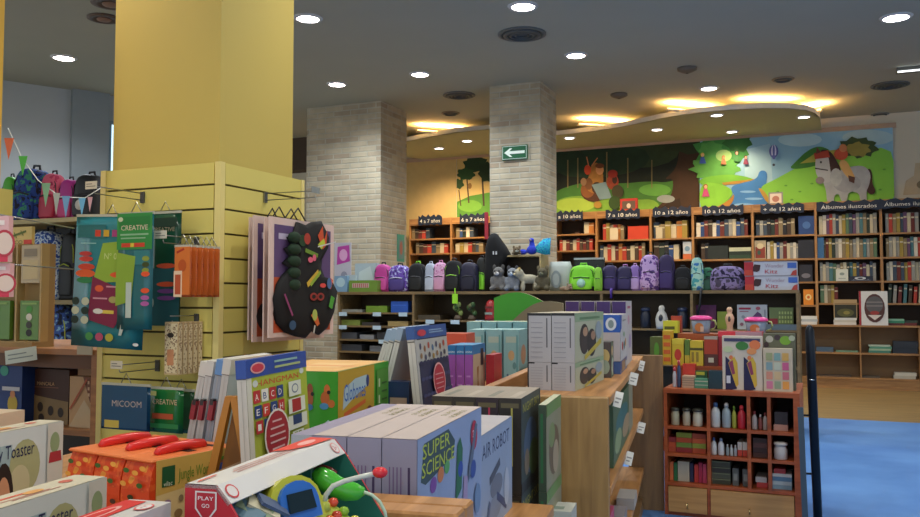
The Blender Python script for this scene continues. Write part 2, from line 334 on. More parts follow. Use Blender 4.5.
p=P(-3,300,3.55); q=(p.dot(RX_),p.dot(RV_))
b=B(); b.box(q[0]-.8,q[0],q[1]-.7,q[1],0,CEIL,C('#e0b040',.6)); struct(b.build('pillar_left',None,(0,0,0),-RY))
p=P(13,190,3.75); q=(p.dot(RX_),p.dot(RV_),p.z); b=B(); b.box(q[0]-.5,q[0],q[1]-.12,q[1],zat(245,3.75),q[2],M_slat); tag(b.build('slatwall',None,(0,0,0),-RY),'edge of a pale yellow slatwall at the far left','display wall')
# ================= mural =================
def mural_part(x0,x1,shapes,label):
    b=B(); yp=WY-.008
    A=on_y(x0,150,yp)[0]; Bx=on_y(x1,150,yp)[0]; z0,z1=2.585,3.62
    fr=((A,WY,z0),(1,0,0),(0,0,1),(0,-1,0)); b.prism([(0,0),(Bx-A,0),(Bx-A,z1-z0),(0,z1-z0)],((A,yp-.002,z0),(1,0,0),(0,0,1),(0,-1,0)),.003,C('#26402a'))
    k=0
    def mp(px,py):
        X,z,_=on_y(px,py,yp); return min(max(X,A),Bx),min(max(z,z0),z1)
    for q in shapes:
        k+=1; yy=yp-.003-.0007*k
        if q[0]=='p': pl=q[1]
        elif q[0]=='e': cx,cy,rx,ry=q[1:5]; pl=[(cx+rx*math.cos(i*math.pi/8),cy+ry*math.sin(i*math.pi/8)) for i in range(16)]
        elif q[0]=='l':
            (a,c),(d,e),t=q[1:4]; L=math.hypot(d-a,e-c) or 1; nx,ny=-(e-c)/L*t/2,(d-a)/L*t/2; pl=[(a-nx,c-ny),(d-nx,e-ny),(d+nx,e+ny),(a+nx,c+ny)]
        elif q[0]=='f':   # blobby foliage edge around a centre
            cx,cy,rx,ry,n=q[1:6]; rr=random.Random(int(cx*7+cy)); pl=[]
            for i in range(n*3):
                a=2*math.pi*i/(n*3); f=1+.13*math.sin(a*n)+rr.uniform(-.06,.06); pl.append((cx+rx*f*math.cos(a),cy+ry*f*math.sin(a)))
        if q[0]=='p' and len(pl)>=6:
            for _ in range(2): pl=[(u[0]*s1+v[0]*(1-s1),u[1]*s1+v[1]*(1-s1)) for u,v in zip(pl,pl[1:]+pl[:1]) for s1 in (.75,.25)]
        pl=[mp(*p) for p in pl]; b.add([(x,yy,z) for x,z in pl],[tuple(range(len(pl)))],q[-1])
    return tag(b.build('mural',None,(0,0,0),-RY),label,'mural')
def pt(c,v=.22,s=5): return C(c,.8,v,s)
def tiny(px,py,s,skin,body,hair,hat=None):     # small painted figure
    L=[('p',[(px-s*.5,py+s),(px-s*.25,py-s*.1),(px+s*.25,py-s*.1),(px+s*.6,py+s)],C(body)),('e',px,py-s*.45,s*.32,s*.36,C(hair)),('e',px+s*.04,py-s*.38,s*.22,s*.26,C(skin))]
    if hat: L.append(('p',[(px-s*.3,py-s*.65),(px+s*.3,py-s*.65),(px,py-s*1.3)],C(hat)))
    return L
S=[('p',[(550,120),(700,120),(700,220),(550,220)],pt('#121e16',.4)),
 ('e',575,150,34,22,pt('#1c3422',.4)),('e',640,150,40,18,pt('#2a3d22',.4)),('e',590,158,60,20,pt('#1a341f',.4)),
 ('p',[(550,196),(562,188),(590,181),(620,184),(650,181),(668,183),(684,176),(712,165),(712,225),(550,225)],pt('#3f742e',.35)),
 ('p',[(550,205),(566,196),(600,196),(630,200),(660,199),(660,222),(550,222)],pt('#6f9e38',.35)),('e',575,205,20,7,pt('#98b846',.2)),
 ('e',655,190,16,6,pt('#5c9a40'))]
for x,t in [(568,160),(578,158),(607,152),(628,158),(652,160)]: S.append(('l',(x,t),(x,188),1.0,C('#7a6c40')))
S+=[('p',[(650,214),(662,203),(672,196),(674,178),(664,180),(671,174),(676,168),(679,156),(680,138),(700,134),(704,148),(698,160),(697,178),(702,192),(714,206),(718,216)],pt('#3c2818',.35)),
 ('p',[(657,214),(668,203),(680,198),(682,216)],pt('#2a1c12')),('e',666,199,9,4,pt('#8a9698')),('f',690,141,34,12,9,pt('#28361c',.4)),
 ('e',594,192,13,10,pt('#4a2a18')),('e',588,190,7,8,pt('#7a4a22')),('p',[(585,192),(590,172),(592,164),(598,162),(604,172),(603,194)],pt('#96682e',.4,14)),('e',589,184,4,6,pt('#6a4424')),('e',597,188,5,6,pt('#3c2a20')),('e',600,170,4,5,pt('#c48a5a')),('e',600,166,4.5,2.5,pt('#6a3a1a')),
 ('p',[(592,185),(606,182),(612,198),(600,200)],pt('#6f8a92')),('e',613,182,6,8,pt('#8a3a22',.4,14)),('e',615,180,2.5,4,pt('#3a2018')),('e',613,174,5,4,pt('#8a2418')),('e',588,170,3.4,5,pt('#b8401e')),
 ('l',(589,166),(587,157),1,C('#b87040')),('l',(592,166),(598,158),1,C('#b87040')),('e',618,192,6,7,pt('#3a3a22')),('e',584,182,3,4,pt('#8a6a4a')),('e',598,205,4,3.5,pt('#9a7a30')),('e',615,203,6,7,pt('#2c4a20')),
 ('p',[(621,203),(636,201),(637,210),(621,212)],pt('#8a2a22')),('p',[(623,205),(634,204),(634,209),(623,210)],pt('#8a9aa0')),
 # lake part
 ('p',[(700,120),(900,110),(900,225),(700,225)],pt('#86b4d0',.15,2)),('p',[(745,150),(770,144),(775,225),(745,225)],pt('#9cc4d8',.1)),
 ('e',800,140,22,7,pt('#aacbd8',.1)),('e',868,138,26,8,pt('#9fc0cc',.1)),
 ('f',722,150,26,18,8,pt('#3f8a44',.35)),('f',738,142,14,10,7,pt('#2f6a34',.35)),('f',716,168,24,12,9,pt('#5aa04a',.4)),('f',712,150,12,8,7,pt('#56a050',.4)),('e',724,156,8,6,pt('#9ecb80')),
 ('p',[(700,178),(730,174),(752,178),(757,183),(720,185),(700,186)],pt('#6cb03c')),('p',[(722,183),(757,179),(757,182),(724,185.5)],pt('#a8853a')),
 ('p',[(730,188),(738,184),(757,180),(760,170),(768,172),(766,186),(766,196),(772,204),(778,216),(718,216),(728,206),(736,198)],pt('#3d7cc0',.35,3)),('e',748,192,8,1.2,C('#7ab0e0')),('e',754,199,9,1.2,C('#7ab0e0')),('e',744,205,10,1.4,C('#7ab0e0')),('e',762,208,7,1.2,C('#7ab0e0')),
 ('p',[(700,182),(722,184),(734,191),(730,200),(716,208),(700,212)],pt('#7cc040',.25)),('p',[(716,208),(730,200),(735,193),(733,204),(718,216),(704,216),(704,211)],pt('#a87c38')),
 ('p',[(758,188),(775,180),(800,166),(820,162),(850,152),(900,146),(900,225),(776,225),(768,202)],pt('#7ec048',.18,2)),('p',[(758,188),(762,189),(768,196),(771,204),(767,203),(762,195)],pt('#a88a40')),
 ('p',[(788,170),(796,162),(806,152),(818,146),(830,150),(836,158),(812,168)],pt('#3c7a34',.35)),('p',[(800,164),(818,152),(838,150),(838,160)],pt('#a8a848')),
 ('f',858,148,19,10,9,pt('#344a2a',.4)),('f',858,150,12,7,7,pt('#8a8440',.3))]
for x,y in [(786,186),(800,192),(812,184),(826,178),(792,200),(806,206),(830,200),(880,190),(884,170),(778,192)]: S.append(('e',x,y,1.6,.8,C('#5a9a34')))
S+=tiny(703,158,6,'#e0b890','#3a5cb0','#d8c050')+tiny(706,190,7,'#d8a880','#b8447a','#8a5a2a')+tiny(724,160,5,'#d8a070','#b87050','#c86a3a')+tiny(737,156,6,'#caa080','#2f7a3a','#1c1c1c','#1f5a2a')+tiny(746,160,5,'#d0a080','#7a3050','#3a2018')
S+=[('e',774,152,4.6,6.6,C('#5560a8')),('e',774,152,2.6,6.6,C('#c8cce8')),('e',774,152,1.1,6.6,C('#5560a8')),('p',[(771.5,156),(776.5,156),(775,160),(773,160)],C('#5560a8')),('e',774,165.5,1.3,1.3,C('#2c3048')),
 # grey pony with small rider
 ('p',[(868,168),(872,172),(872,184),(876,192),(872,196),(866,192),(864,180)],pt('#3c2420')),
 ('p',[(826,170),(838,172),(850,167),(864,166),(871,174),(869,186),(866,192),(867,202),(860,202),(859,193),(848,192),(847,202),(841,202),(839,194),(834,196),(834,204),(827,204),(826,190),(822,180)],pt('#98a0a8',.25,8)),
 ('p',[(818,150),(830,151),(836,160),(842,172),(836,180),(830,176),(826,170)],pt('#3a2420')),('p',[(815,162),(818,152),(828,154),(830,168),(832,182),(824,184),(821,180),(816,176)],pt('#a4aab0',.2)),
 ('e',820,181,4.4,3.6,pt('#7c7478')),('e',847,184,14,9,pt('#8c949c',.3,12)),('e',836,178,6,9,pt('#9aa2a8',.3,12)),('l',(815,169),(828,171),1.2,C('#28282c')),('p',[(814,154),(828,151),(830,158),(815,160)],pt('#a03c2c')),('p',[(816,155),(817,148),(821,153)],pt('#6a3a30')),('e',821,163,1,1.2,C('#16161a')),
 ('p',[(838,162),(846,160),(852,172),(856,180),(850,181),(842,172)],pt('#c09a60')),('e',841,155,7,6,pt('#a84a34')),('e',843,149,4,4,pt('#b87850')),('p',[(848,176),(855,178),(854,184),(849,182)],pt('#50342a'))]
mural_part(556,893,S,'long painted wall mural of forest, lake, balloon and grey horse')
S=[('p',[(450,120),(500,120),(500,230),(450,230)],pt('#c8b070',.1)),('p',[(452,202),(470,196),(492,192),(492,225),(452,225)],pt('#4f8a34',.3)),('e',470,206,12,6,pt('#6da840')),
 ('l',(467,178),(469,203),1.4,C('#4a3420')),('l',(482,170),(484,206),1.8,C('#3c2a1a')),('l',(459,190),(461,206),1,C('#4a3420')),('f',476,164,12,8,8,pt('#1e3a1e',.4)),('f',466,174,9,6,7,pt('#244a24',.4)),('f',487,172,8,10,7,pt('#1c361c',.4)),('f',459,184,5,5,6,pt('#2c4a26',.4)),('e',470,186,2,3,pt('#8a6a3a'))]
mural_part(457,503,S,'painted tree scene on the back wall between the brick columns')
q0=on_y(903,195,WY); q1=on_y(935,162,WY); b=B(); w,h=q1[0]-q0[0],q1[1]-q0[1]
b.prism([(0,0),(w*.1,h*.45),(w*.35,h*.6),(w*.4,h),(w,h),(w,0)],((q0[0],WY-.012,q0[1]),(1,0,0),(0,0,1),(0,-1,0)),.01,C('#b9a98c')); b.decal(((q0[0],WY-.013,q0[1]),(1,0,0),(0,0,1),(0,-1,0)),w,h,[('e',.62,.3,.2,.14,C('#7c6c50'))],.003)
tag(b.build('wall_decal',None,(0,0,0),-RY),'beige cut-out picture on the white wall at right edge','wall decoration')
# ================= bookcases along the back wall =================
BF=12.95; BK=WY-.015
DARKB=C('#3a2c20',.7)
NB=[0]
def book(x,y,z,w,h,col,label,grp,dep=.19,lean=0,name='book'):
    NB[0]+=1; b=B(); cc=C(col,.6); t=.003
    b.box(-w/2,w/2,0,dep,.0,h,cc); b.box(-w/2+t,w/2-t,.006,dep-.004,h,h+.0015,'#d9d0bc')
    if w>.025: b.box(-w/2+.003,w/2-.003,-.001,0,h*.72,h*.8,'#cfc6a8')
    o=b.build(name,None,R(x,y,z),-RY); o.rotation_euler=(0,math.radians(lean),math.radians(-RY)); return tag(o,label,'book',grp)
CN={'#2c3a30':'dark green','#6a2a24':'dark red','#8a7a5a':'tan','#c8bea0':'cream','#3a4a5c':'slate blue','#22242a':'black','#9a9a92':'grey','#b03c2c':'red','#5a7a5c':'sage green','#4a3a2c':'brown','#2a4a80':'blue','#c07a34':'orange','#dcd6c4':'white','#a08a3c':'mustard','#6a4a6a':'plum','#4a7a80':'teal'}
PAL_A=['#c8bea0','#8a7a5a','#5a7a5c','#9a9a92','#3a4a5c','#dcd6c4','#6a2a24','#4a7a80','#2c3a30','#a08a3c','#b03c2c','#c8bea0','#6a4a6a','#9a9a92']
PAL_N=['#22242a','#4a3a2c','#3a4a5c','#c8bea0','#2a4a80','#2c3a30','#dcd6c4','#9a9a92','#6a2a24','#8a7a5a']
PAL_W=['#b03c2c','#c07a34','#6a2a24','#c8bea0','#4a3a2c','#a08a3c','#b03c2c','#8a7a5a','#3a4a5c']
def row(x0,x1,z,hmax,pal,where,grp,tmin=.03,tmax=.05,gap=0,y=BF+.04,hv=.25):
    rr=random.Random(int(x0*97+z*31)); x=x0+.012; i=0; n=0; last=None
    while True:
        w=rr.uniform(tmin,tmax)
        if x+w>x1-.012: break
        c=rr.choice(pal)
        while c==last: c=rr.choice(pal)
        last=c; i+=1; h=hmax*(1-rr.uniform(.04,hv))
        if not(gap and rr.random()<gap):
            book(x+w/2,y+rr.uniform(0,.02),z,w,h,c,'%s book, %s from left, %s'%(CN[c],ORD[min(n,28)],where),grp); n+=1
        x+=w+.003
def bay_x(px): return on_y(px,250,BF)[0]
def bookcase(px0,px1,label,shelf_z,base=0,ztop=2.58,zin=2.47,open_l=True):
    x0,x1=bay_x(px0),bay_x(px1); t=.017
    e=empty('bookcase',R((x0+x1)/2,BF,0),-RY,label,'bookcase','wooden bookcases along the back wall'); m=(x0+x1)/2
    def part(n,a): b=B(); b.box(*a); return b.build(n,e)
    D=BK-BF
    for s,a in ((0,x0),(1,x1-t)): part('side_panel',(a-m,a-m+t,0,D,0,ztop,W_CASE))
    part('back_panel',(x0+t-m,x1-t-m,D-.012,D,base,zin,DARKB)); part('header_board',(x0+t-m,x1-t-m,.004,D-.02,zin,ztop,W_CASEX))
    for z in shelf_z: part('shelf',(x0+t-m,x1-t-m,.003,D-.013,z-.025,z,W_CASEX))
    return e,x0+t,x1-t
def sign(pxc,pyc,wpx,txt,label,hpx=9.5):
    x,z,Y=on_y(pxc,pyc,BF-.02); w=wpx*Y/850/.93; h=hpx*Y/850
    b=B(); pts=[]; n=26; rr=random.Random(int(pxc))
    up=[(-w/2+w*i/12,h*.5+h*.17*math.sin(i*2.3+pxc)) for i in range(13)]; dn=[(w/2-w*i/12,-h*.45-h*.09*math.sin(i*1.9)) for i in range(13)]
    b.prism(dn[::-1]+up[::-1],((0,0,0),(1,0,0),(0,0,1),(0,-1,0)),.018,C('#16243c',.5))
    b.decal(((-w/2,0,-h/2),(1,0,0),(0,0,1),(0,-1,0)),w,h,[('t',txt,.07,.26,.42,C('#e8e8e0'),.86)],.003)
    tag(b.build('shelf_sign',None,R(x,BF-.02,z),-RY),label,'sign','navy cloud-shaped age signs on the bookcases')
S3=[2.12,1.79,1.46]
bays=[(409,451,'A',[2.24,1.99,1.72]),(451,494,'B',[2.24,1.99,1.72]),(555,596.4,'C',[2.24,1.98,1.72]),(596.4,650.6,'D',[2.13,1.81,1.48]),(650.6,693,'E',[2.13,1.81,1.48]),(693,752.8,'F',[2.135,1.80,1.47]),(752.8,816,'G',[2.13,1.79,1.46,1.13]),(816,881.5,'H',[2.12,1.788,1.463,1.158]),(881.5,946,'I',[2.12,1.788,1.463,1.158])]
bl={'A':'leftmost bookcase, right of the left brick column under a navy sign','B':'bookcase just left of the second brick column','C':'bookcase just right of the second brick column','D':'bookcase with the red framed box on its top','E':'narrower bookcase under the painted tree','F':'bookcase under the painted lake shore','G':'bookcase under the balloon, behind the red and white boxes','H':'tall bookcase of picture books below the painted horse','I':'tall picture book bookcase cut by the right edge'}
BX={}
for p0,p1,k,zz in bays: BX[k]=bookcase(p0,p1,bl[k],zz)[1:]
wh={'A':'leftmost bookcase','B':'bookcase left of second column','C':'bookcase right of second column','D':'bookcase with red frame','E':'narrow bookcase under painted tree','F':'bookcase under painted lake','G':'bookcase under the balloon','H':'bookcase below painted horse','I':'right-edge bookcase'}
shn=['top shelf','second shelf','third shelf','fourth shelf']
def fill(k,si,z,h,pal,a=0,c=1,**kw):
    x0,x1=BX[k]; row(x0+(x1-x0)*a,x0+(x1-x0)*c,z,h,pal,shn[si]+', '+wh[k],'books on the '+shn[si]+' of the '+wh[k],**kw)
fill('A',0,2.24,.19,PAL_W,0,.55,tmin=.05,tmax=.07); fill('A',1,1.99,.2,PAL_W,.1,.95,tmin=.055,tmax=.08)
fill('B',0,2.24,.19,PAL_N,.05,.6,tmin=.05,tmax=.07); fill('B',1,1.99,.2,PAL_W,.05,.8,tmin=.055,tmax=.08)
fill('C',0,2.24,.2,PAL_W,.68,.97,tmin=.07,tmax=.1); fill('C',1,1.98,.2,['#b03c2c','#6a2a24','#c8bea0','#4a3a2c'],.05,.97,tmin=.045,tmax=.06)
fill('D',0,2.13,.28,PAL_W,.08,.58,tmin=.045,tmax=.06); fill('D',1,1.81,.27,PAL_W,.02,.98,tmin=.045,tmax=.065)
fill('E',0,2.13,.28,PAL_W,.02,.98,tmin=.06,tmax=.085); fill('E',1,1.81,.28,PAL_N,.02,.7,tmin=.06,tmax=.085,gap=.2)
fill('F',0,2.135,.27,PAL_N,.02,.97,tmin=.045,tmax=.06); fill('F',1,1.80,.26,PAL_N,.1,.3,tmin=.05,tmax=.06)
fill('G',0,2.13,.27,PAL_N,.02,.75,tmin=.045,tmax=.06); fill('G',1,1.79,.27,['#dcd6c4','#c8bea0','#a08a3c','#9a9a92','#2a4a80','#6a2a24'],.2,.8,tmin=.035,tmax=.05)
fill('H',0,2.12,.30,PAL_A,.02,.99,tmin=.034,tmax=.046,hv=.15); fill('H',1,1.788,.29,PAL_A,.02,.99,tmin=.034,tmax=.046,hv=.15); fill('H',2,1.463,.28,PAL_A,.02,.95,tmin=.034,tmax=.046,hv=.2); fill('H',3,1.158,.27,PAL_A,.02,.35,tmin=.036,tmax=.048)
fill('I',0,2.12,.30,PAL_A,.04,.66,tmin=.034,tmax=.046,hv=.15); fill('I',1,1.788,.29,PAL_A,.04,.66,tmin=.034,tmax=.046,hv=.15); fill('I',2,1.463,.28,PAL_A,.04,.66,tmin=.034,tmax=.046,hv=.15)
# flat or wide books shown face-on or lying
def face(k,px0,px1,py0,py1,col,label,yy=BF+.03,dec=[],name='book',th=.03,tilt=0,cat='book'):
    x0,z1,_=on_y(px0,py0,yy); x1,z0,_=on_y(px1,py1,yy); w,h=x1-x0,z1-z0
    b=B(); b.box(-w/2,w/2,0,th,0,h,C(col,.5)); b.box(-w/2+.004,w/2-.003,.004,th-.004,h,h+.001,'#d8d0c0'); b.decal(((-w/2,0,0),(1,0,0),(0,0,1),(0,-1,0)),w,h,dec,.0015)
    o=b.build(name,None,R((x0+x1)/2,yy,z0),-RY); o.rotation_euler=(math.radians(-tilt),0,math.radians(-RY)); return tag(o,label,cat)
def flush(k,px0,px1,z,h,col,label,yy=BF+.03,dec=[],**kw):
    x0,_,_=on_y(px0,250,yy); x1=on_y(px1,250,yy)[0]; w=x1-x0; b=B(); th=kw.get('th',.04); b.box(-w/2,w/2,0,th,0,h,C(col,.5))
    b.decal(((-w/2,0,0),(1,0,0),(0,0,1),(0,-1,0)),w,h,dec,.0015); return tag(b.build(kw.get('name','book'),None,R((x0+x1)/2,yy,z),-RY),label,'book')
flush('D',628,648.5,2.13,.20,'#c8442c','wide red-orange book face-on, top shelf under the red frame')
flush('D',610,618,2.13,.18,'#d8ccb0','cream book face-on before red spines on a top shelf',yy=BF+.008,th=.02)
flush('E',656,662.5,2.13,.17,'#c8bea0','cream book face-on at left of the narrow bookcase top shelf',yy=BF+.008,th=.02)
flush('E',683,691.5,1.81,.26,'#c4ccd0','pale book with orange bottom at right of narrow bookcase',dec=[('r',0,0,1,.3,C('#d07040')),('e',.5,.6,.3,.15,C('#7a9ab0'))])
flush('F',708,728,1.80,.2,'#28302c','dark wide book face-on on second shelf below the lake'); 
x0,z1,_=on_y(729,247,BF+.03); x1=on_y(751,250,BF+.03)[0]
for i,(c,n) in enumerate([('#2f4a34','green'),('#26342a','blackish green'),('#c4c8a8','pale green')]):
    b=B(); b.box(x0,x1,0,.2,0,.055,c); tag(b.build('book',None,R(0,BF+.03,1.80+i*.056),-RY),'lying %s book in the stack under the painted lake, %s'%(n,['bottom','middle','top'][i]),'book')
flush('G',754.5,766,1.79,.27,'#b8a888','book with a painted figure cover, left end under the balloon',dec=[('r',.08,.05,.84,.6,C('#8a3a2c')),('e',.5,.7,.3,.15,C('#d8c8a0')),('e',.4,.35,.15,.12,C('#3a5a4a'))])
flush('G',799,815,2.13,.26,'#2c4a84','blue book face-on, top shelf right under the balloon',dec=[('e',.5,.5,.25,.2,C('#4c74b0'))])
flush('G',798,814,1.79,.26,'#2a2c34','black book face-on, second shelf right under the balloon'); flush('G',799,812,1.46,.24,'#2c2c34','dark book face-on right of the red-white boxes',dec=[('e',.5,.35,.35,.14,C('#7a7880'))])
flush('G',802.5,812.5,1.13,.22,'#e08a28','orange book face-on in the small lower cubby',dec=[('e',.5,.5,.3,.2,C('#f0d890')),('e',.5,.5,.15,.1,C('#d86a20'))])
flush('H',817.5,824,1.788,.29,'#3a6a98','wide blue book at the left of the second picture book shelf',yy=BF+.015,th=.02)
b=B(); b.box(-.035,.035,0,.16,0,.028,'#4a3428'); o=b.build('book',None,R(BX['C'][0]+.33,BF+.05,2.243),-RY); o.scale=(1,1,1); tag(o,'brown book fallen over on the shelf right of second column','book')
for pc,py,w,t,l in [(430,220.5,24,'4 a 7 años','navy cloud sign reading 4 a 7 años on leftmost bookcase'),(473,219,27,'6 a 7 años','navy cloud sign reading 6 a 7 años left of second column'),(569.5,216,25,'a 10 años','navy cloud sign reading a 10 años right of second column'),(622.5,214.5,32,'7 a 10 años','navy cloud sign reading 7 a 10 años'),
 (671.5,212,35,'10 a 12 años','navy cloud sign reading 10 a 12 años below the painted tree'),(722.5,210.5,37,'10 a 12 años','navy cloud sign reading 10 a 12 años below the painted lake'),(782,208.5,38,'+ de 12 años','navy cloud sign reading + de 12 años'),(848.5,206,55,'Álbumes ilustrados','navy cloud sign reading Álbumes ilustrados under the horse'),(913,203,56,'Álbumes ilustrados','navy cloud sign for albums cut by the right edge')]: sign(pc,py,w,t,l)
# things on top of the bookcases
x0,z1,_=on_y(620,202,BF+.1); x1=on_y(637.5,212,BF+.1)[0]; w=x1-x0
b=B(); b.box(0,w,0,.05,0,.19,'#a82c24'); b.decal(((0,0,0),(1,0,0),(0,0,1),(0,-1,0)),w,.19,[('r',.12,.15,.76,.65,C('#5a4a40')),('e',.5,.4,.12,.2,C('#c8b8a8'))],.002); tag(b.build('framed_picture',None,R(x0,BF+.1,2.58),-RY),'small red frame standing on top of a bookcase','picture frame')
x0=on_y(768.5,200,BF+.1)[0]; x1=on_y(783,200,BF+.1)[0]; w=x1-x0; b=B(); b.box(0,w,0,.03,0,.18,'#8a8c88'); b.decal(((0,0,0),(1,0,0),(0,0,1),(0,-1,0)),w,.18,[('r',.1,.12,.8,.76,C('#d8ccc0')),('e',.5,.45,.25,.25,C('#b07868'))],.002); tag(b.build('framed_picture',None,R(x0,BF+.1,2.58),-RY),'small grey framed picture on bookcase below the balloon','picture frame')
# ---- low cabinet in front of the right bookcases
LF=12.70; lx0=on_y(799,340,LF)[0]; lx1=lx0+2.6; m=(lx0+lx1)/2
e=empty('low_cabinet',R(m,LF,0),-RY,'long low wooden cabinet with two rows of open shelves, right','cabinet')
def part(n,a): b=B(); b.box(*a); return b.build(n,e)
part('counter_top',(lx0-m-.02,lx1-m,-.02,.235,.835,.86,W_CASEX)); part('shelf',(lx0-m,lx1-m,0,.235,.465,.49,W_CASEX)); part('shelf',(lx0-m,lx1-m,0,.235,.13,.153,W_CASEX)); part('plinth',(lx0-m,lx1-m,.012,.03,0,.13,W_CASEX)); part('back_panel',(lx0-m,lx1-m,.222,.235,.153,.835,C('#7a5c38')))
for px in (799,859.5,919): x=on_y(px,340,LF)[0]; part('divider',(x-m,x-m+.018,.002,.222,.153,.835,W_CASE))
def lowstack(px0,px1,z,specs,where,yy=LF+.04,dep=.16):
    x0=on_y(px0,340,yy)[0]; x1=on_y(px1,340,yy)[0]; zz=z
    for i,(c,h,n) in enumerate(specs):
        dx=random.uniform(-.01,.01); b=B(); b.box(x0+dx,x1+dx,0,dep,0,h,c); o=b.build('book',None,R(0,yy,zz),-RY); zz+=h+.0005
        tag(o,'%s lying book %s, %s'%(n,where,'at the bottom' if i==0 else ('on top' if i==len(specs)-1 else 'layer %s from below'%ORD[i])),'book','book piles on the low cabinet')
lowstack(834.5,857,.861,[('#d8d6cc',.035,'white'),('#c8c4b4',.03,'cream'),('#d4dad8',.03,'pale')],'under the brown display cover')
lowstack(889,905,.861,[('#5a2a2a',.03,'maroon'),('#3a8a6a',.03,'green'),('#8ac0a0',.025,'pale green')],'right of the white oval book')
lowstack(905.5,918,.861,[('#6a2a2a',.035,'dark red'),('#34443a',.03,'dark')],'near the right edge on the cabinet')
lowstack(802,818,.861,[('#dcdcd4',.04,'white'),('#b8c0c0',.035,'grey'),('#e4e4dc',.04,'bright white')],'at the left end of the cabinet')
lowstack(869,891,.491,[('#4a8a78',.03,'teal'),('#a8c4a0',.025,'pale green'),('#5a9a80',.03,'sea green'),('#c0d0b8',.02,'whitish')],'in the upper right cubby',LF+.05)
lowstack(893,918,.491,[('#26303c',.08,'navy'),('#2c3440',.08,'dark blue')],'at the right of the upper shelf',LF+.05)
lowstack(835,857,.491,[('#7ca080',.02,'sage green')],'alone in the upper middle cubby',LF+.05); lowstack(816,833,.491,[('#50687c',.06,'grey blue')],'behind the black post, upper cubby',LF+.05)
lowstack(893,915,.154,[('#b8b4a4',.04,'beige'),('#d0ccbc',.04,'cream')],'on the bottom shelf at right',LF+.05); lowstack(862,880,.154,[('#5c5448',.02,'brown')],'on the bottom shelf, middle',LF+.05)
lowstack(818,850,.154,[('#5a4a3c',.02,'dull brown')],'on the bottom left shelf',LF+.05)
x0=on_y(888,300,LF+.06)[0]; rr=random.Random(3)
for i,c in enumerate(['#2c3a30','#9a9a92','#6a2a24','#4a7a80','#4a3a2c','#b03c2c','#c8bea0','#dcd6c4']):
    x=x0+.03+i*.062; book(x,LF+.25+.05,1.158 if 0 else 1.158,.04,.26-.02*(i%3),c,'%s leaning book, %s to the right of the oval-cover book'%(CN[c],ORD[i]),'leaning books on the right-hand bookcase',lean=4)
def standing(px0,px1,py0,col,label,z,yy,dec,tilt=8,th=.02):
    x0=on_y(px0,300,yy)[0]; x1,z1,_=on_y(px1,py0,yy); w,h=x1-x0,z1-z; b=B(); b.box(0,w,0,th,0,h,C(col,.45)); b.decal(((0,0,0),(1,0,0),(0,0,1),(0,-1,0)),w,h,dec,.002)
    o=b.build('book',None,R(x0,yy,z),-RY); o.rotation_euler=(math.radians(-tilt),0,math.radians(-RY)); return tag(o,label,'book')
standing(859,887.5,291,'#dcdcd8','large white book with dark red oval on the low cabinet',.861,LF-.005,[('r',0,0,.07,1,C('#a82a34')),('e',.54,.5,.36,.42,C('#54302c')),('e',.54,.6,.3,.25,C('#5c5a5c')),('r',.26,.55,.56,.03,C('#8a8480')),('r',.26,.66,.56,.03,C('#8a8480')),('p',[(.3,.3),(.78,.3),(.54,.15)],C('#d8d0c8')),('e',.54,.36,.16,.06,C('#a03a34'))],3,.022)
standing(833.5,857,299.5,'#b09468','brown picture book with a dark glowing scene, standing upright',.957,LF+.06,[('r',.04,.0,.92,.72,C('#2c2c1c')),('e',.5,.28,.36,.22,C('#57562c')),('e',.55,.28,.14,.1,C('#8a8040')),('r',.04,.76,.92,.04,C('#8a6c44'))],3,.05)
standing(836.5,848,269,'#d0d4c8','pale narrow book leaning before the third picture book shelf',1.463,BF-.03+.01,[('e',.5,.6,.2,.12,C('#8a9a90')),('r',.2,.2,.6,.05,C('#8a9890'))],5,.02)
standing(849.5,873,276,'#1e2638','navy book with round white emblem before picture books',1.463,BF-.03+.01,[('e',.47,.55,.24,.3,C('#c8ccd0')),('e',.47,.55,.12,.16,C('#1e2638')),('e',.2,.25,.04,.06,C('#8a90a0')),('e',.8,.3,.04,.06,C('#8a90a0')),('r',.1,.1,.8,.06,C('#8a90a0'))],4,.02)
# ================= central counter =================
CF=8.11; cx0=on_y(337,291,CF)[0]; cx1=on_y(798,291,CF)[0]; m=(cx0+cx1)/2; CT=1.29
e=empty('display_counter',R(m,CF,0),-RY,'long dull wooden display counter carrying backpacks and plush toys','counter')
def part(n,a): b=B(); b.box(*a); return b.build(n,e)
part('counter_top',(cx0-m,cx1-m,0,.5,CT-.03,CT,W_CNT)); part('back_panel',(cx0-m,cx1-m,.485,.5,0,CT-.03,C('#4c3e2c'))); part('plinth',(cx0-m,cx1-m,.02,.04,0,.1,W_CNT))
divs=[337.5,412,500,600,690,796]; DX=[on_y(p,300,CF)[0] for p in divs]
for x in DX: part('divider',(x-m,x-m+.025,.003,.485,0,CT-.03,W_CNT))
def cshelf(i,z,c=None): part('shelf',(DX[i]-m+.025,DX[i+1]-m,.006,.485,z-.018,z,c or W_CNT))
for z in (1.065,.92,.77,.64,.40): cshelf(0,z)
for i in (1,2):
    for z in (.99,.80,.55): cshelf(i,z)
for i in (3,4):
    for z in (.93,.6): cshelf(i,z)
for px,z,lb in [(343,1.065,0),(377,1.065,0),(403,1.065,0),(343,.92,0),(377,.92,0),(383,.77,0),(455,.99,0),(480,.99,0),(430,.99,0)]:
    x=on_y(px,300,CF)[0]; b=B(); b.box(x-.05,x+.05,-.012,-.006,-.03,.012,'#b8cdd8'); o=b.build('price_label',None,R(0,CF+.008,z-.01),-RY)
    tag(o,'pale blue price label on counter shelf edge','label','price labels on the central counter')
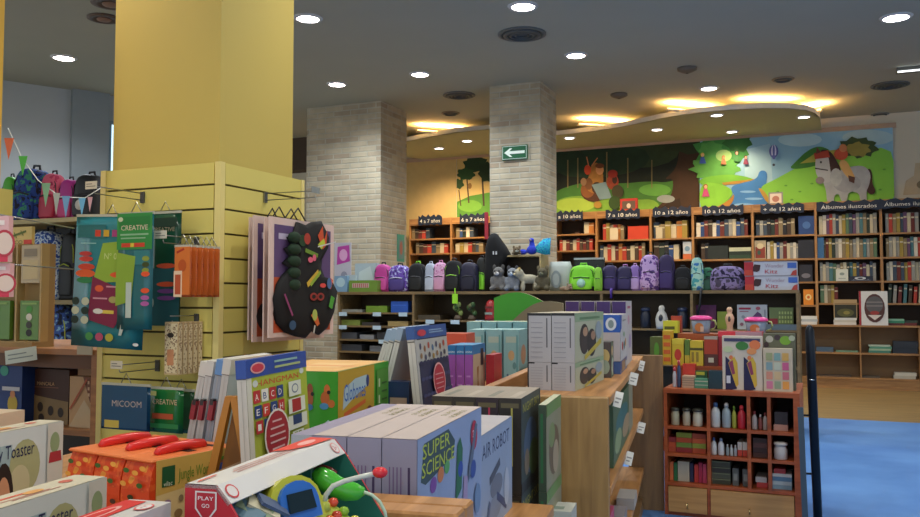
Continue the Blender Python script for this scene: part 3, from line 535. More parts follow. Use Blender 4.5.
# ================= left: shelf with bags, table, hanging packs =================
def rounded(w,d,z,k=4,p=3.2,n=18,oy=0,ox=0):
    out=[]
    for i in range(n):
        a=2*math.pi*i/n; c,s=math.cos(a),math.sin(a); out.append((ox+math.copysign(abs(c)**(2/p),c)*w/2,oy+math.copysign(abs(s)**(2/p),s)*d/2,z))
    return out
NBAG=0
def backpack(loc,w,d,h,rot,body,pocket,label,strap='#1c1c20',trim='#2a2a30',grp='backpacks standing on the counter',side=False,tilt=0,name='backpack',badge=None):
    e=empty(name,loc,rot,label,'bag',grp)
    if tilt: e.rotation_euler=(0,math.radians(tilt),math.radians(rot))
    prof=[(0,.9),(.03,.98),(.15,1.04),(.45,1.06),(.7,1.0),(.85,.9),(.94,.72),(.985,.45),(1,.15)]
    b=B(); b.loft([rounded(w*f,d*(.55+.45*f),h*t) for t,f in prof],body); b.build('body',e)
    pf=[(0,.8),(.06,.95),(.5,1),(.85,.9),(.97,.65),(1,.3)]
    b=B(); b.loft([rounded(w*.8*f,d*.34*(.5+.5*f),h*(.06+.5*t),oy=-d*.5) for t,f in pf],pocket); p=b.build('front_pocket',e)
    b=B(); b.tube([(-w*.3,-d*.66,h*.5),(0,-d*.69,h*.535),(w*.3,-d*.66,h*.5)],w*.016+.002,trim); b.build('zipper',p)
    b=B(); b.tube([(-w*.42,-d*.40,h*.55),(-w*.40,-d*.42,h*.75),(-w*.24,-d*.36,h*.90),(0,-d*.28,h*.97),(w*.24,-d*.36,h*.90),(w*.40,-d*.42,h*.75),(w*.42,-d*.40,h*.55)],w*.014+.0015,trim); b.build('zipper',e)
    b=B(); b.tube([(-w*.13,d*.1,h*.965),(-w*.1,d*.1,h*1.07),(w*.1,d*.1,h*1.07),(w*.13,d*.1,h*.965)],w*.03+.002,strap); b.build('handle',e)
    for s in (-1,1):
        b=B(); b.tube([(s*w*.18,d*.44,h*.92),(s*w*.36,d*.62,h*.75),(s*w*.42,d*.66,h*.45),(s*w*.36,d*.52,h*.1)],w*.045+.003,strap); b.build('shoulder_strap',e)
    if badge: b=B(); b.lathe([(.001,0),(w*.16,0),(w*.16,.006),(.001,.006)],badge,12); o=b.build('badge',e,(0,-d*.69,h*.3)); o.rotation_euler=(math.pi/2,0,0)
    return e
def bag_at(px0,px1,pyt,body,pocket,label,z=CT,yp=CF+.2,asp=.62,rot=-RY,**kw):
    x0,_,Y=on_y(px0,280,yp); x1=on_y(px1,280,yp)[0]; z1=on_y((px0+px1)/2,pyt,yp)[1]; w=x1-x0
    return backpack(R((x0+x1)/2,yp,z),w*1.06,min(w*asp,.26),(z1-z)/1.05,rot,body,pocket,label,**kw)
GAL=fab('#12162c','#23408a','#3a8a6a',16); PAT1=fab('#30264a','#6a4aa0','#b0a0d8',40); PATBW=fab('#2c4c9a','#c8d8e8','#3a62b0',26,thr=(.46,.6)); PINK=fab('#c03c60','#d8607a','#a02c50',10)
# shelf unit at far left, at y' plane
LS=5.6
lx0=on_y(-60,218,LS)[0]; lx1=on_y(112,218,LS)[0]; m=(lx0+lx1)/2
zt=on_y(45,218.5,LS)[1]; zt2=on_y(45,300,LS)[1]
e=empty('bag_shelf',R(m,LS,0),-RY,'pale open shelf unit with bags behind the far left rack','shelf')
def part(n,a): b=B(); b.box(*a); return b.build(n,e)
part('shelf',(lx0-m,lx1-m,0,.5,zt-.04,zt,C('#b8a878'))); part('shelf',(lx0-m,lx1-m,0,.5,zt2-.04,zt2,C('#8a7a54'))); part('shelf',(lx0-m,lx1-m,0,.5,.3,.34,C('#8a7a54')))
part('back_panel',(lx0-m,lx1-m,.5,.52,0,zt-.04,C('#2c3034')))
for a in (lx0-m,lx1-m-.03): part('upright',(a,a+.03,0,.5,0,zt-.04,C('#b8a878')))
G1='bags on the far left shelf'
bag_at(3,15,175,C('#4fb02c'),C('#63c43a'),'bright green bag behind the pale slatwall edge, far left',zt,LS+.22,grp=G1)
bag_at(16,42,167,GAL,GAL,'dark blue galaxy-patterned backpack on the top shelf',zt,LS+.22,grp=G1,tilt=5)
bag_at(42.5,60,172,PINK,C('#b8324c'),'red-pink backpack behind the bunting',zt,LS+.22,grp=G1)
bag_at(60.5,76,178,C('#b02c8a'),C('#c83c7a'),'magenta backpack beside the red-pink one',zt,LS+.22,grp=G1)
bag_at(77,100,173,C('#141418'),C('#1c1c22'),'black backpack with a white emblem next to slatwall',zt,LS+.22,grp=G1,badge=C('#d8d0c4'))
bag_at(34,62,228,PATBW,PATBW,'blue and white camouflage backpack below the shelf',zt2+.001,LS+.22,grp=G1)
bag_at(63,78,230,C('#15181c'),C('#1e2226'),'black bag with yellow edge beside the camouflage one',zt2+.001,LS+.22,grp=G1,trim='#a8b83c')
bag_at(52,74,300,fab('#1c2436','#3a5aa8','#8ab8d8',20),C('#2a3a6a'),'dark blue patterned bag on the lower shelf, far left',.34,LS+.22,grp=G1,trim='#b8c840')
# poster and red tag on the shelf
def plate(px0,px1,py0,py1,yp,th,col,name,label,cat,dec=[],z=None,grp=None,eps=.0012):
    x0,z1,_=on_y(px0,py0,yp); x1,z0,_=on_y(px1,py1,yp); z0=z if z is not None else z0; w,h=x1-x0,z1-z0
    b=B(); b.box(0,w,0,th,0,h,col); b.decal(((0,0,0),(1,0,0),(0,0,1),(0,-1,0)),w,h,dec,eps); return tag(b.build(name,None,R(x0,yp,z0),-RY),label,cat,grp)
# bunting
e=empty('bunting',P(55,188,6.1),0,'string of coloured pennants hanging in front of the bags','bunting')
loc=e.location.copy(); pp=[P(8,128,6.1),P(22,158,6.12),P(38,180,6.1),P(60,197,6.1),P(85,198,6.1),P(104,186,6.1)]
b=B(); b.tube([p-loc for p in pp],.004,'#d8dcd8',5); b.build('cord',e)
for px,py,w,h,c in [(9,138,10,22,'#d8683a'),(23,156,9,20,'#4cae3c'),(46,183,9,24,'#7aa884'),(56.5,193,7,22,'#a8b0a8'),(66,196,8,22,'#6a9cc8'),(82,198,7,18,'#6ab0d8'),(90,197,5,15,'#d0a0a8')]:
    b=B(); s=6.08/850; p=P(px,py,6.08)-loc; b.prism([(-w/2*s,0),(0,-h*s),(w/2*s,0)],(p,(1,0,0),(0,0,1),(0,-1,0)),.003,c); b.build('pennant',e)
# table at the left
TY=3.25; tz=.945; tx0=on_y(-90,350,TY)[0]; tx1=SX-SW-.03; m=(tx0+tx1)/2
e=empty('wooden_table',R(m,TY,0),-RY,'brown wooden shop table left of the slatwall pillar','table')
def part(n,a): b=B(); b.box(*a); return b.build(n,e)
part('table_top',(tx0-m,tx1-m,0,.8,tz-.03,tz,W_TABLE)); part('apron',(tx0-m+.01,tx1-m-.01,.02,.04,tz-.10,tz-.03,C('#6a4630'))); part('lower_shelf',(tx0-m+.03,tx1-m-.03,.02,.78,.50,.53,W_TABLE)); part('back_panel',(tx0-m+.03,tx1-m-.03,.76,.78,.0,tz-.03,C('#2c2420')))
for a in (tx0-m+.005,tx1-m-.055): 
    for c in (.005,.745): part('leg',(a,a+.05,c,c+.05,0,tz-.03,W_TABLE))
plate(22,68,368,425,TY+.12,.07,C('#46281e'),'game_box','dark brown board game box with bean holes on lower shelf','box',[('p',[(0,0),(1,0),(1,.42),(.35,.5),(0,.62)],C('#8a7450')),('e',.2,.3,.06,.09,C('#2c1c14')),('e',.42,.3,.06,.09,C('#2c1c14')),('e',.64,.24,.06,.09,C('#2c1c14')),('e',.85,.22,.06,.09,C('#2c1c14')),('e',.2,.12,.06,.08,C('#2c1c14')),('e',.45,.1,.06,.08,C('#2c1c14')),('t','MANCALA',.35,.7,.07,C('#c8a070')) ,('r',.3,.66,.5,.012,C('#8a5a40'))],z=.531)
plate(70,99,376,428,TY+.08,.05,C('#c8a47c'),'game_box','beige wooden game box with a checkered corner pattern','box',[('p',[(0,.0),(.5,.55),(1,.1),(1,0)],C('#d0bc9c')),('p',[(.45,1),(1,1),(1,.55),(.7,.5)],C('#7a4a34'))]+[('r',.62+.12*(i%3),.62+.12*(i//3),.06,.06,C('#d8b898')) for i in range(9)]+[('l',(.05,.35),(.6,.95),.012,C('#b05a3c'))],z=.531)
plate(78,99,366,376.5,TY+.15,.05,C('#b8906c'),'game_box','small tan box peeking over the checkered game box','box',z=.531)
plate(-12,21,357,425,TY+.04,.1,C('#1c3c7c'),'game_box','blue game box with yellow figure at the far left edge','box',[('r',0,0,1,.18,C('#c8cdd0')),('e',.75,.3,.14,.14,C('#b8a038')),('e',.75,.45,.07,.06,C('#c8885a')),('e',.5,.8,.12,.08,C('#3a9a8a')),('r',.45,.5,.5,.06,C('#c8ccd8'))],z=.531)
o=plate(6,37,351,366,TY-.05,.003,C('#c8d4d0'),'price_tag','tilted white price tag on the table edge, far left','label',[('r',.1,.3,.8,.08,C('#7a8a90')),('r',.1,.6,.6,.08,C('#7a8a90'))],grp='tags on the brown table'); o.rotation_euler.y=math.radians(-8)
o=plate(77,92,346,355,TY-.012,.004,C('#b8b4a4'),'price_tag','small white price tag under the teal pouch','label',grp='tags on the brown table')
# kraft display rack on the table
x0,z1,_=on_y(-14,246,TY+.12); x1,_,_=on_y(50,246,TY+.12); w=x1-x0; h=z1-tz
e=empty('cardboard_display',R(x0,TY+.12,tz),-RY,'kraft cardboard display rack with green paint packs, far left','display')
b=B(); b.box(0,w,.0,.04,0,h,C('#a48a60',.8)); b.box(0,w,-.10,0,0,.03,C('#a48a60',.8)); b.build('backboard',e)
for a in (0,w*.62-.006,w-.012): b=B(); b.box(a,a+.012,-.05,0,.03,h,'#b8a070'); b.build('divider',e)
for i,(a,c) in enumerate([(.08,.52),(.68,.96)]):
    for (z0,zz,kind) in [(.05,.34,1),(.60,.88,0)]:
        b=B(); X0,X1=a*w,c*w; hh=(zz-z0)*h; b.box(X0,X1,-.045,-.02,z0*h+.01,zz*h+.06,C('#5c8a34' if kind else '#b8a888',.35))
        sh=[('e',.5,.18+.2*j,.16,.09,C(q)) for j,q in enumerate(['#1c1c1c','#3a3a34','#dcdcd4'])]+[('e',.5,.78,.16,.09,C('#4a9a40')),('r',.1,.9,.8,.05,C('#8ab060'))] if kind else [('r',.1,.1,.8,.5,C('#c8b890')),('r',.15,.7,.7,.2,C('#3c3c3c' if i==0 else '#8a8070'))]
        b.decal(((X0,-.045,z0*h+.01),(1,0,0),(0,0,1),(0,-1,0)),X1-X0,hh+.05,sh,.001); b.build('hanging_pack',e)
b=B(); b.box(w*.3,w*.72,.0,.02,h,h+.10,C('#c8b470')); b.decal(((w*.3,0,h),(1,0,0),(0,0,1),(0,-1,0)),w*.42,.10,[('l',(.2,.45),(.8,.75),.012,C('#5a6a20')),('l',(.35,.7),(.45,.4),.006,C('#5a6a20')),('l',(.6,.8),(.7,.5),.006,C('#5a6a20')),('t','DJECO',.06,.04,.22,C('#3c3428'),.62),('r',.72,.02,.3,.25,C('#c03a2c'))],.001); b.build('header_card',e)
# pink packs far left, near
p=P(-6,213,2.9); 
for i,(y0,y1) in enumerate([(215,262),(262,297)]):
    z1,z0=zat(y0,2.95),zat(y1,2.95); X0=ray(-30,300)[0]*2.95; X1=ray(9,300)[0]*2.95; w,h=X1-X0,z1-z0-.004
    o=carton('toy_pack',['pink and white toy pack hanging at far left, upper one','pink toy pack hanging at far left, lower one'][i],'pack',(0,0,0),w,.03,h,C('#d8a8a8'),{'front':[('r',0,0,1,.14,C('#c8324a')),('e',.9,.4,.28,.3,C('#b02c3c')),('e',.9,.4,.22,.24,C('#d8c0b0')),('r',.4,.8,.5,.1,C('#e8d8d0'))]},'pink toy packs at the far left',yw=0); o.location=((X0+X1)/2,2.95+.015*i,z0)
for zz_,nn_ in ((213,'upper'),(262,'lower')):
  b=B(); X=ray(-5,300)[0]*3.0; b.tube([(X,3.6,zat(zz_,3.0)-.004),(X,2.93,zat(zz_,3.0)-.004)],.003,C('#b0b0b0',.3,.05,9,.8)); tag(b.build('slatwall_hook',None,(0,0,0)),nn_+' metal hook holding a pink pack at far left','hook','slatwall hooks')
# hooks and hanging packs on the slatwall's left face
STEEL=C('#9a9c98',.3,.05,9,.9)
def hook_l(px,py,L,label,tagpx=True,z=None):
    x,zz,_=on_y(px,py,SY); z=z or zz
    e=empty('slatwall_hook',R(x,SY-.0,z),-RY,label,'hook','slatwall hooks'); Y0=-.002
    b=B(); b.box(-.012,.012,-.008,.0,-.035,.02,'#4a4a48'); b.build('bracket',e)
    for dz in (.012,-.022): b=B(); b.tube([(0,-.004,dz),(0,-L,dz),(0,-L-.006,dz+.012)] if dz<0 else [(0,-.004,dz),(0,-L-.02,dz)],.0028,STEEL); b.build('prong',e)
    if tagpx: b=B(); b.box(-.035,.035,-L-.024,-L-.021,-.004,.032,'#cfc8b4'); b.decal(((-.035,-L-.024,-.004),(1,0,0),(0,0,1),(0,-1,0)),.07,.036,[('r',.1,.3,.8,.1,C('#6a6a66')),('r',.1,.6,.5,.1,C('#6a6a66'))],.0005); b.build('price_tag',e)
    return x,z
hook_l(143,196,.30,'long chrome hook holding the teal and green pouches'); hook_l(197,241,.22,'chrome hook holding the orange card packs'); hook_l(158,364,.24,'empty-looking chrome hook low on the pillar above blue pouches'); hook_l(197,318,.16,'dark hook holding the checkered boxes',False)
def pouch(px0,px1,py0,py1,yp,col,dec,label,tilt=0,th=.016,name='activity_pouch',grp='pouches hanging on the pillar',wires=True,xz=None):
    x0,z1,_=on_y(px0,py0,yp); x1,z0,_=on_y(px1,py1,yp)
    if xz: x0,x1,z1,z0=xz
    w,h=x1-x0,z1-z0
    e=empty(name,R((x0+x1)/2,yp,z1),-RY,label,'pack',grp)
    if tilt: e.rotation_euler=(0,math.radians(tilt),math.radians(-RY))
    b=B(); rings=[]
    for i in range(9):
        t=i/8; f=th*math.sin(math.pi*t)**.5; rings.append([(-w/2,0,-h*t),(-w*.25,-f*.45-.001,-h*t),(w*.25,-f*.45-.001,-h*t),(w/2,0,-h*t),(w*.25,f*.5+.001,-h*t),(-w*.25,f*.5+.001,-h*t)])
    b.loft(rings,C(col,.22)); b.decal(((-w/2,-th*.46-.0012,-h),(1,0,0),(0,0,1),(0,-1,0)),w,h,dec,.0006); b.build('pouch',e)
    b=B(); b.box(-w/2,w/2,-.003,.003,-.012,0,'#b8b8a8'); b.build('header_strip',e)
    if wires:
        b=B(); b.tube([(-.03,0,0),(0,0,.045),(.03,0,0)],.0022,STEEL,5); b.build('hanger',e)
    return e
def pouch2(x0,x1,z1,z0,yp,col,dec,label,**k):
    k.setdefault('th',.01); return pouch(0,0,0,0,yp,col,dec,label,xz=(x0,x1,z1,z0),**k)
def dots(x,y,n,dx,dy,r,cols,h=None): return [('e',x+dx*i,y+dy*i,r,h or r*.55,C(cols[i%len(cols)])) for i in range(n)]
tealdec=[('r',.1+.0*i,.775-.0*i,.22,.008,C('#8ac0c0')) for i in range(1)]+[('r',.62,.40-.03*j,.08,.02,C('#c0ccc8')) for j in range(0)]+[('r',.45,.41-.028*i,.18,.008,C('#c890a0')) for i in range(3)]+[('r',.05,.82,.4,.1,C('#1f6a70')),('r',.3,.83,.08,.05,C('#c83c2c')),('r',.42,.83,.08,.05,C('#c8a030')),('r',.54,.83,.08,.05,C('#a03a7a')),('r',.66,.83,.08,.05,C('#3a9a4a')),
 ('e',.2,.60,.12,.025,C('#c8402c')),('e',.19,.66,.1,.02,C('#c03a34')),('e',.19,.55,.14,.03,C('#d85a2c')),('e',.19,.50,.12,.025,C('#2a7a4a')),('e',.18,.7,.09,.018,C('#b83434')),
 ('p',[(.42,.78),(.75,.8),(.82,.5),(.3,.48)],C('#8cae3c')),('t','Nº 0',.45,.66,.05,C('#c8d890')),('e',.66,.545,.12,.022,C('#e0542c')),('e',.9,.47,.1,.024,C('#e0542c')),
 ('p',[(.3,.53),(.7,.44),(.66,.18),(.62,.15),(.28,.2),(.26,.25)],C('#7a1e44')),('e',.40,.44,.06,.025,C('#d85a34')),('e',.6,.36,.06,.025,C('#a8a060')),('r',.5,.45,.14,.012,C('#c890a0')),('r',.32,.36,.2,.012,C('#c890a0')),('r',.42,.255,.2,.025,C('#d8c050')),('e',.4,.27,.07,.02,C('#d8d8d0')),
 ('e',.9,.34,.1,.022,C('#e0542c')),('e',.9,.29,.1,.018,C('#b04a8a')),('e',.9,.25,.1,.018,C('#b04a8a')),('e',.9,.21,.1,.018,C('#8a3a6a')),
 ('p',[(.72,.4),(.8,.4),(.8,.22),(.74,.1),(.7,.1),(.74,.22)],C('#b8c8c0')),('e',.94,.04,.04,.012,C('#d8e0e0'))]+dots(.08,.34,3,0,-.07,.055,['#14302c','#b8c0a8'])+dots(.22,.34,3,0,-.07,.055,['#b8c0a8','#14302c'])+dots(.3,.08,3,.14,.0,.055,['#3a8a4a','#b04a6a','#a8a83c'])
pouch(77,146,216,349,SY-.27,'#2a7c88',tealdec,'large teal pouch covered with badges, frontmost on the pillar hook',2)
grdec=[('r',0,.68,1,.31,C('#2a8a44')),('r',.06,.86,.88,.1,C('#1f7a3c')),('e',.1,.94,.07,.02,C('#c8d0b0')),('t','CREATIVE',.12,.845,.045,C('#d8c8b0'),.76),('r',.1,.8,.8,.015,C('#8ab890')),('r',.12,.77,.7,.012,C('#8ab890')),('r',.14,.70,.66,.035,C('#c8402c')),('r',.4,.70,.1,.035,C('#d8c040')),('r',.5,.55,.45,.12,C('#2a7a80')),('p',[(0,.2),(.45,.24),(.55,.62),(0,.66)],C('#86a83a'))]+dots(.84,.6,3,0,-.05,.1,['#8a9a3c','#3a4a20'],.022)+[('e',.84,.47,.12,.022,C('#e0542c')),('e',.84,.33,.12,.022,C('#e0542c')),('e',.84,.27,.12,.02,C('#a85aa0')),('e',.84,.22,.12,.02,C('#a85aa0')),('r',.3,.1,.16,.3,C('#b8c8c0'))]
pouch(119,152,213,330,SY-.285,'#236a74',grdec,'green-headed pouch with red strip overlapping the big teal one')
pouch(149,180,212,326,SY-.10,'#1c4a34',[('r',0,0,1,.5,C('#1f5a60')),('r',.1,.86,.8,.08,C('#16382a')),('t','CREATIVE',.14,.82,.04,C('#a89a80'),.7),('e',.6,.52,.3,.022,C('#e0542c')),('e',.62,.36,.3,.022,C('#e0542c')),('e',.62,.3,.28,.02,C('#8a4a9a')),('e',.62,.24,.28,.02,C('#8a4a9a')),('e',.15,.2,.1,.05,C('#a8b8b0'))],'dark green pouch, hindmost on the upper pillar hook')
for i in range(6):
    yy=SY-.21+i*.036; xa=on_y(175,250,SY-.21)[0]+i*.002; xb=xa+.095; zA=on_y(175,245,SY-.21)[1]; zB=zA-.235
    pouch2(xa,xb,zA,zB,yy,'#c8622a',[('r',.04,.04,.92,.92,C('#d2702c')),('l',(.15,.85),(.6,.92),.01,C('#a82c1c')),('e',.5,.6,.25,.12,C('#b8501c'))]+([('r',.0,.0,.5,.5,C('#e8c8a8')),('r',.08,.05,.34,.38,C('#b85030'))] if i==0 else []),'orange card pack on the pillar, %s from the front'%ORD[i],grp='orange card packs on the pillar',th=.006,name='card_pack')
CHK=fab('#c8b48a','#6a4030','#d8c8a0',90,thr=(.25,.40),kind='vor')
for i in range(5):
    x,z1,Y=on_y(165,322,SY-.17); w,h=.078,.24
    z0=z1-h; b=B(); b.box(0,w,0,.028,0,h,C('#cdb284')); b.decal(((0,0,0),(1,0,0),(0,0,1),(0,-1,0)),w,h,[('r',.04,.03,.92,.94,CHK),('r',.2,.18,.5,.3,C('#c88a60')),('e',.45,.75,.25,.05,C('#2c2420'))],.0005); b.decal(((w,0,0),(0,1,0),(0,0,1),(1,0,0)),.028,h,[('r',.1,.02,.8,.96,CHK)],.0005)
    tag(b.build('checkered_box',None,R(x,SY-.17+i*.034,z0),-RY),'small brown checkered hanging box, %s from the front'%ORD[i],'pack','checkered boxes on the pillar hook')
pouch(102,150,382,432,SY-.24,'#1c4a6c',[('r',.04,.05,.92,.9,C('#1f4a6a')),('t','MICOOM',.25,.5,.14,C('#b8a8a0'),.6),('r',.1,.04,.3,.16,C('#c8b050'))],'blue pouch hanging low on the pillar above orange cases')
pouch(149,183,386,434,SY-.18,'#1f6a34',[('r',.06,.8,.2,.1,C('#c8c880')),('t','CREATIVE',.15,.62,.12,C('#d8b890'),.7),('r',.15,.3,.6,.12,C('#b8502c')),('r',.1,.1,.8,.1,C('#2a8044'))],'green pouch hanging low on the pillar beside the blue one')
pouch(168,194,388,434,SY-.08,'#1a4a28',[('r',.1,.1,.8,.8,C('#174a26'))],'dark green pouch hanging low on the pillar, hindmost')
# right face of the slatwall: costume boards
hy,hz,_=on_x(265,196,SX); e=empty('slatwall_hook',R(SX,hy,hz),-RY,'chrome hook on the right side holding the costume boards','hook','slatwall hooks')
b=B(); b.box(0,.008,-.012,.012,-.035,.02,C('#8a8c88',.3,.05,9,.8)); b.build('bracket',e)
for dz in (.012,-.022): b=B(); b.tube([(.004,0,dz),(.30,0,dz),(.305,0,dz+.01)],.0028,STEEL); b.build('prong',e)
b=B(); b.box(.302,.305,-.035,.035,0,.03,'#8a9290'); b.build('price_tag',e)
def board(xp,px0,px1,py0,py1,label,costume=False):
    y0,z1,_=on_x(px0,py0,xp); y1,_,_=on_x(px1,py0,xp); z0=on_x(px0,py1,xp)[1]; w,h=y1-y0,z1-z0
    e=empty('costume_set',R(xp,y0,z0),-RY,label,'costume','costume boards on the pillar')
    b=B(); b.box(-.008,0,0,w,0,h,C('#d8c0b8',.4)); b.decal(((0,0,0),(0,1,0),(0,0,1),(1,0,0)),w,h,[('r',.06,.5,.88,.44,C('#5a4470')),('r',.06,.04,.88,.46,C('#b8502c')),('r',.12,.82,.3,.05,C('#b8b0c8')),('e',.3,.2,.25,.14,C('#241a1c'))],.0008); b.build('card_board',e)
    b=B(); b.tube([(-.004,w*.3,h),(-.004,w*.42,h+.06),(-.004,w*.54,h)],.004,'#2a2826',5); b.build('hanger',e)
    if costume:
        pts=[(.36,.98),(.30,.86),(.22,.84),(.28,.78),(.18,.74),(.26,.68),(.16,.62),(.26,.58),(.16,.52),(.08,.44),(.04,.32),(.08,.12),(.2,.04),(.36,.0),(.5,-.02),(.6,.04),(.72,-.0),(.86,.06),(.97,.2),(1.02,.38),(.9,.5),(.78,.52),(.72,.6),(.74,.76),(.84,.8),(.86,.9),(.74,1.02),(.6,1.0),(.5,.96)]
        n=len(pts); f=lambda k,x: [(x,w*.5+(a-.5)*w*k,h*.5+(c-.5)*h*k) for a,c in pts]
        b=B(); m=C('#0e0e10',.85); b.loft([f(1.0,.004),f(1.0,.016),f(.93,.03),f(.6,.036)],m)
        b.decal(((.037,0,0),(0,1,0),(0,0,1),(1,0,0)),w,h,[('p',[(.62,.88),(.7,.97),(.72,.84),(.78,.95),(.76,.8),(.7,.76)],C('#c8502c')),('p',[(.62,.8),(.68,.76),(.74,.82),(.72,.86)],C('#b8c83c')),('l',(.62,.78),(.92,.84),.006,C('#c8c8c8')),
          ('e',.38,.82,.06,.05,C('#1c3c20')),('e',.45,.84,.05,.05,C('#a83a2c')),('l',(.42,.74),(.62,.7),.02,C('#6a8a2c')),('e',.5,.66,.04,.025,C('#d8607a')),('e',.56,.68,.03,.03,C('#d8607a')),('p',[(.44,.46),(.62,.58),(.64,.52),(.46,.42)],C('#c8a838')),('l',(.5,.44),(.66,.56),.018,C('#8aa838')),
          ('e',.7,.44,.05,.02,C('#d84a44')),('e',.55,.34,.06,.035,C('#8a2c24')),('e',.55,.34,.03,.018,C('#0e0e10')),('e',.66,.34,.06,.035,C('#8a2c24')),('e',.66,.34,.03,.018,C('#0e0e10')),('l',(.8,.42),(.84,.5),.03,C('#d8602c')),('e',.8,.46,.04,.05,C('#4a6a9a')),('l',(.82,.24),(.86,.34),.035,C('#4a9a34')),
          ('p',[(.5,.18),(.58,.22),(.64,.1),(.6,.08)],C('#c8602c')),('e',.56,.18,.04,.05,C('#a8b858')),('l',(.1,.36),(.22,.18),.012,C('#8a3a6a')),('e',.22,.1,.05,.04,C('#2c4a6a')),('l',(.54,.02),(.56,.09),.012,C('#b8b8b0'))],.0012); b.build('costume',e)
        for j in range(5):
            b=B(); cy=w*(.24),h*(.84-.09*j); b.ell((.03,w*.28,h*(.84-.1*j)),(.02,w*.09,h*.05),C('#16301c',.9)); b.build('spine_plate',e)
board(SX+.06,250,302,217,340,'costume board nearest the pillar, mostly hidden behind others'); board(SX+.12,254,312,215,342,'second costume board from the pillar with white border'); board(SX+.20,265,325,217,342,'third costume board, showing purple and orange card')
board(SX+.26,270,334,216,338,'front costume board with black dinosaur costume and coloured patches',True)
# ================= display furniture (frame turned 15 degrees) =================
TZ=.65
def furn(name,a0,a1,b0,b1,label,cat):
    ca,cb=(a0+a1)/2,(b0+b1)/2; e=empty(name,G(ca,cb,0),-FY,label,cat); return e,ca,cb
def bx(e,ca,cb,n,a0,a1,b0,b1,z0,z1,m,bev=.003): b=B(); b.box(a0-ca,a1-ca,b0-cb,b1-cb,z0,z1,m,bev); return b.build(n,e)
e,ca,cb=furn('display_table',-2.15,-.735,.62,2.665,'wooden display table under the toy boxes in the foreground','table')
bx(e,ca,cb,'table_top',-2.15,-.735,.62,2.665,TZ-.03,TZ,W_DISPY); bx(e,ca,cb,'lower_shelf',-2.1,-.78,.7,2.6,.2,.22,W_DISPY)
for a in (-2.13,-.80):
    for c in (.64,2.6): bx(e,ca,cb,'leg',a,a+.05,c,c+.05,0,TZ-.03,W_DISP)
e,ca,cb=furn('display_table',-.73,-.30,.55,1.235,'small wooden display table under the open cash register box','table')
bx(e,ca,cb,'table_top',-.73,-.30,.55,1.235,TZ-.03,TZ,W_DISPY)
for a in (-.72,-.35):
    for c in (.56,1.19): bx(e,ca,cb,'leg',a,a+.04,c,c+.04,0,TZ-.03,W_DISP)
e,ca,cb=furn('display_table',-1.6,-.735,2.69,4.9,'wooden display table under the navy board sets and blue boxes','table')
bx(e,ca,cb,'table_top',-1.6,-.735,2.69,4.9,.77,.80,W_DISPY); bx(e,ca,cb,'lower_shelf',-1.55,-.78,2.75,4.8,.25,.27,W_DISPY)
for a in (-1.58,-.79):
    for c in (2.71,4.83): bx(e,ca,cb,'leg',a,a+.05,c,c+.05,0,.77,W_DISP)
# long gondola with three end panels
e,ca,cb=furn('gondola_shelving',-.725,-.143,1.22,5.03,'wooden gondola shelving with end panels, centre of the picture','shelf')
DK=wood('#74583a','#94744c','z')
bx(e,ca,cb,'end_panel',-.725,-.337,1.24,1.29,0,.88,W_DISPY,.004); bx(e,ca,cb,'end_panel',-.725,-.337,1.295,1.345,0,.88,W_DISPY,.004)
bx(e,ca,cb,'end_panel',-.725,-.257,2.83,2.87,0,.88,W_DISP,.003); bx(e,ca,cb,'end_panel',-.34,-.143,4.99,5.03,0,.885,DK,.003)
bx(e,ca,cb,'side_panel',-.728,-.69,2.875,4.7,0,.885,W_DISPY); bx(e,ca,cb,'side_panel',-.725,-.70,1.35,2.825,0,.60,W_DISP)
bx(e,ca,cb,'shelf',-.695,-.355,1.35,2.30,TZ-.03,TZ,W_DISPY); bx(e,ca,cb,'shelf',-.70,-.355,1.35,2.825,.37,.40,W_DISPY)
for z in (.88,.583,.25): bx(e,ca,cb,'shelf',-.585 if z>.8 else -.69,-.253,2.875,4.985,z-.03,z,W_DISPY)
bx(e,ca,cb,'base',-.70,-.36,1.35,2.825,0,.08,DK); bx(e,ca,cb,'base',-.69,-.26,2.875,4.985,0,.08,DK)
for px0,py,z,px1,lb in [(611,392,.88,619,'tilted white price tag nearest, top gondola rail'),(626,382,.88,634,'tilted white price tag in the middle of top gondola rail'),(637,373,.88,642,'small white price tag at far end of top gondola rail'),(622,461,.583,629,'white price tag on the lower gondola shelf, nearer one'),(634,452,.583,641,'white price tag on the lower gondola shelf, farther one')]:
    t=ray((px0+px1)/2,300)[0]; a=-.249; Yd=None
    bb=( -a*(FX_.x-t*FX_.y))/(FV_.x-t*FV_.y); w=(px1-px0)/850*(a*FX_.y+bb*FV_.y)
    b=B(); b.box(-w/2,w/2,-.001,.001,-.055,0,'#dadad2'); b.decal(((-w/2,-.001,-.055),(1,0,0),(0,0,1),(0,-1,0)),w,.055,[('r',.15,.5,.7,.1,C('#8a8a88')),('r',.15,.25,.5,.1,C('#8a8a88'))],.0004)
    o=b.build('price_tag',None,G(a+w/2,bb,z-.002)); o.rotation_euler=(math.radians(-18),math.radians(14),math.radians(-FY+6)); tag(o,lb,'label','tags on the gondola rails')
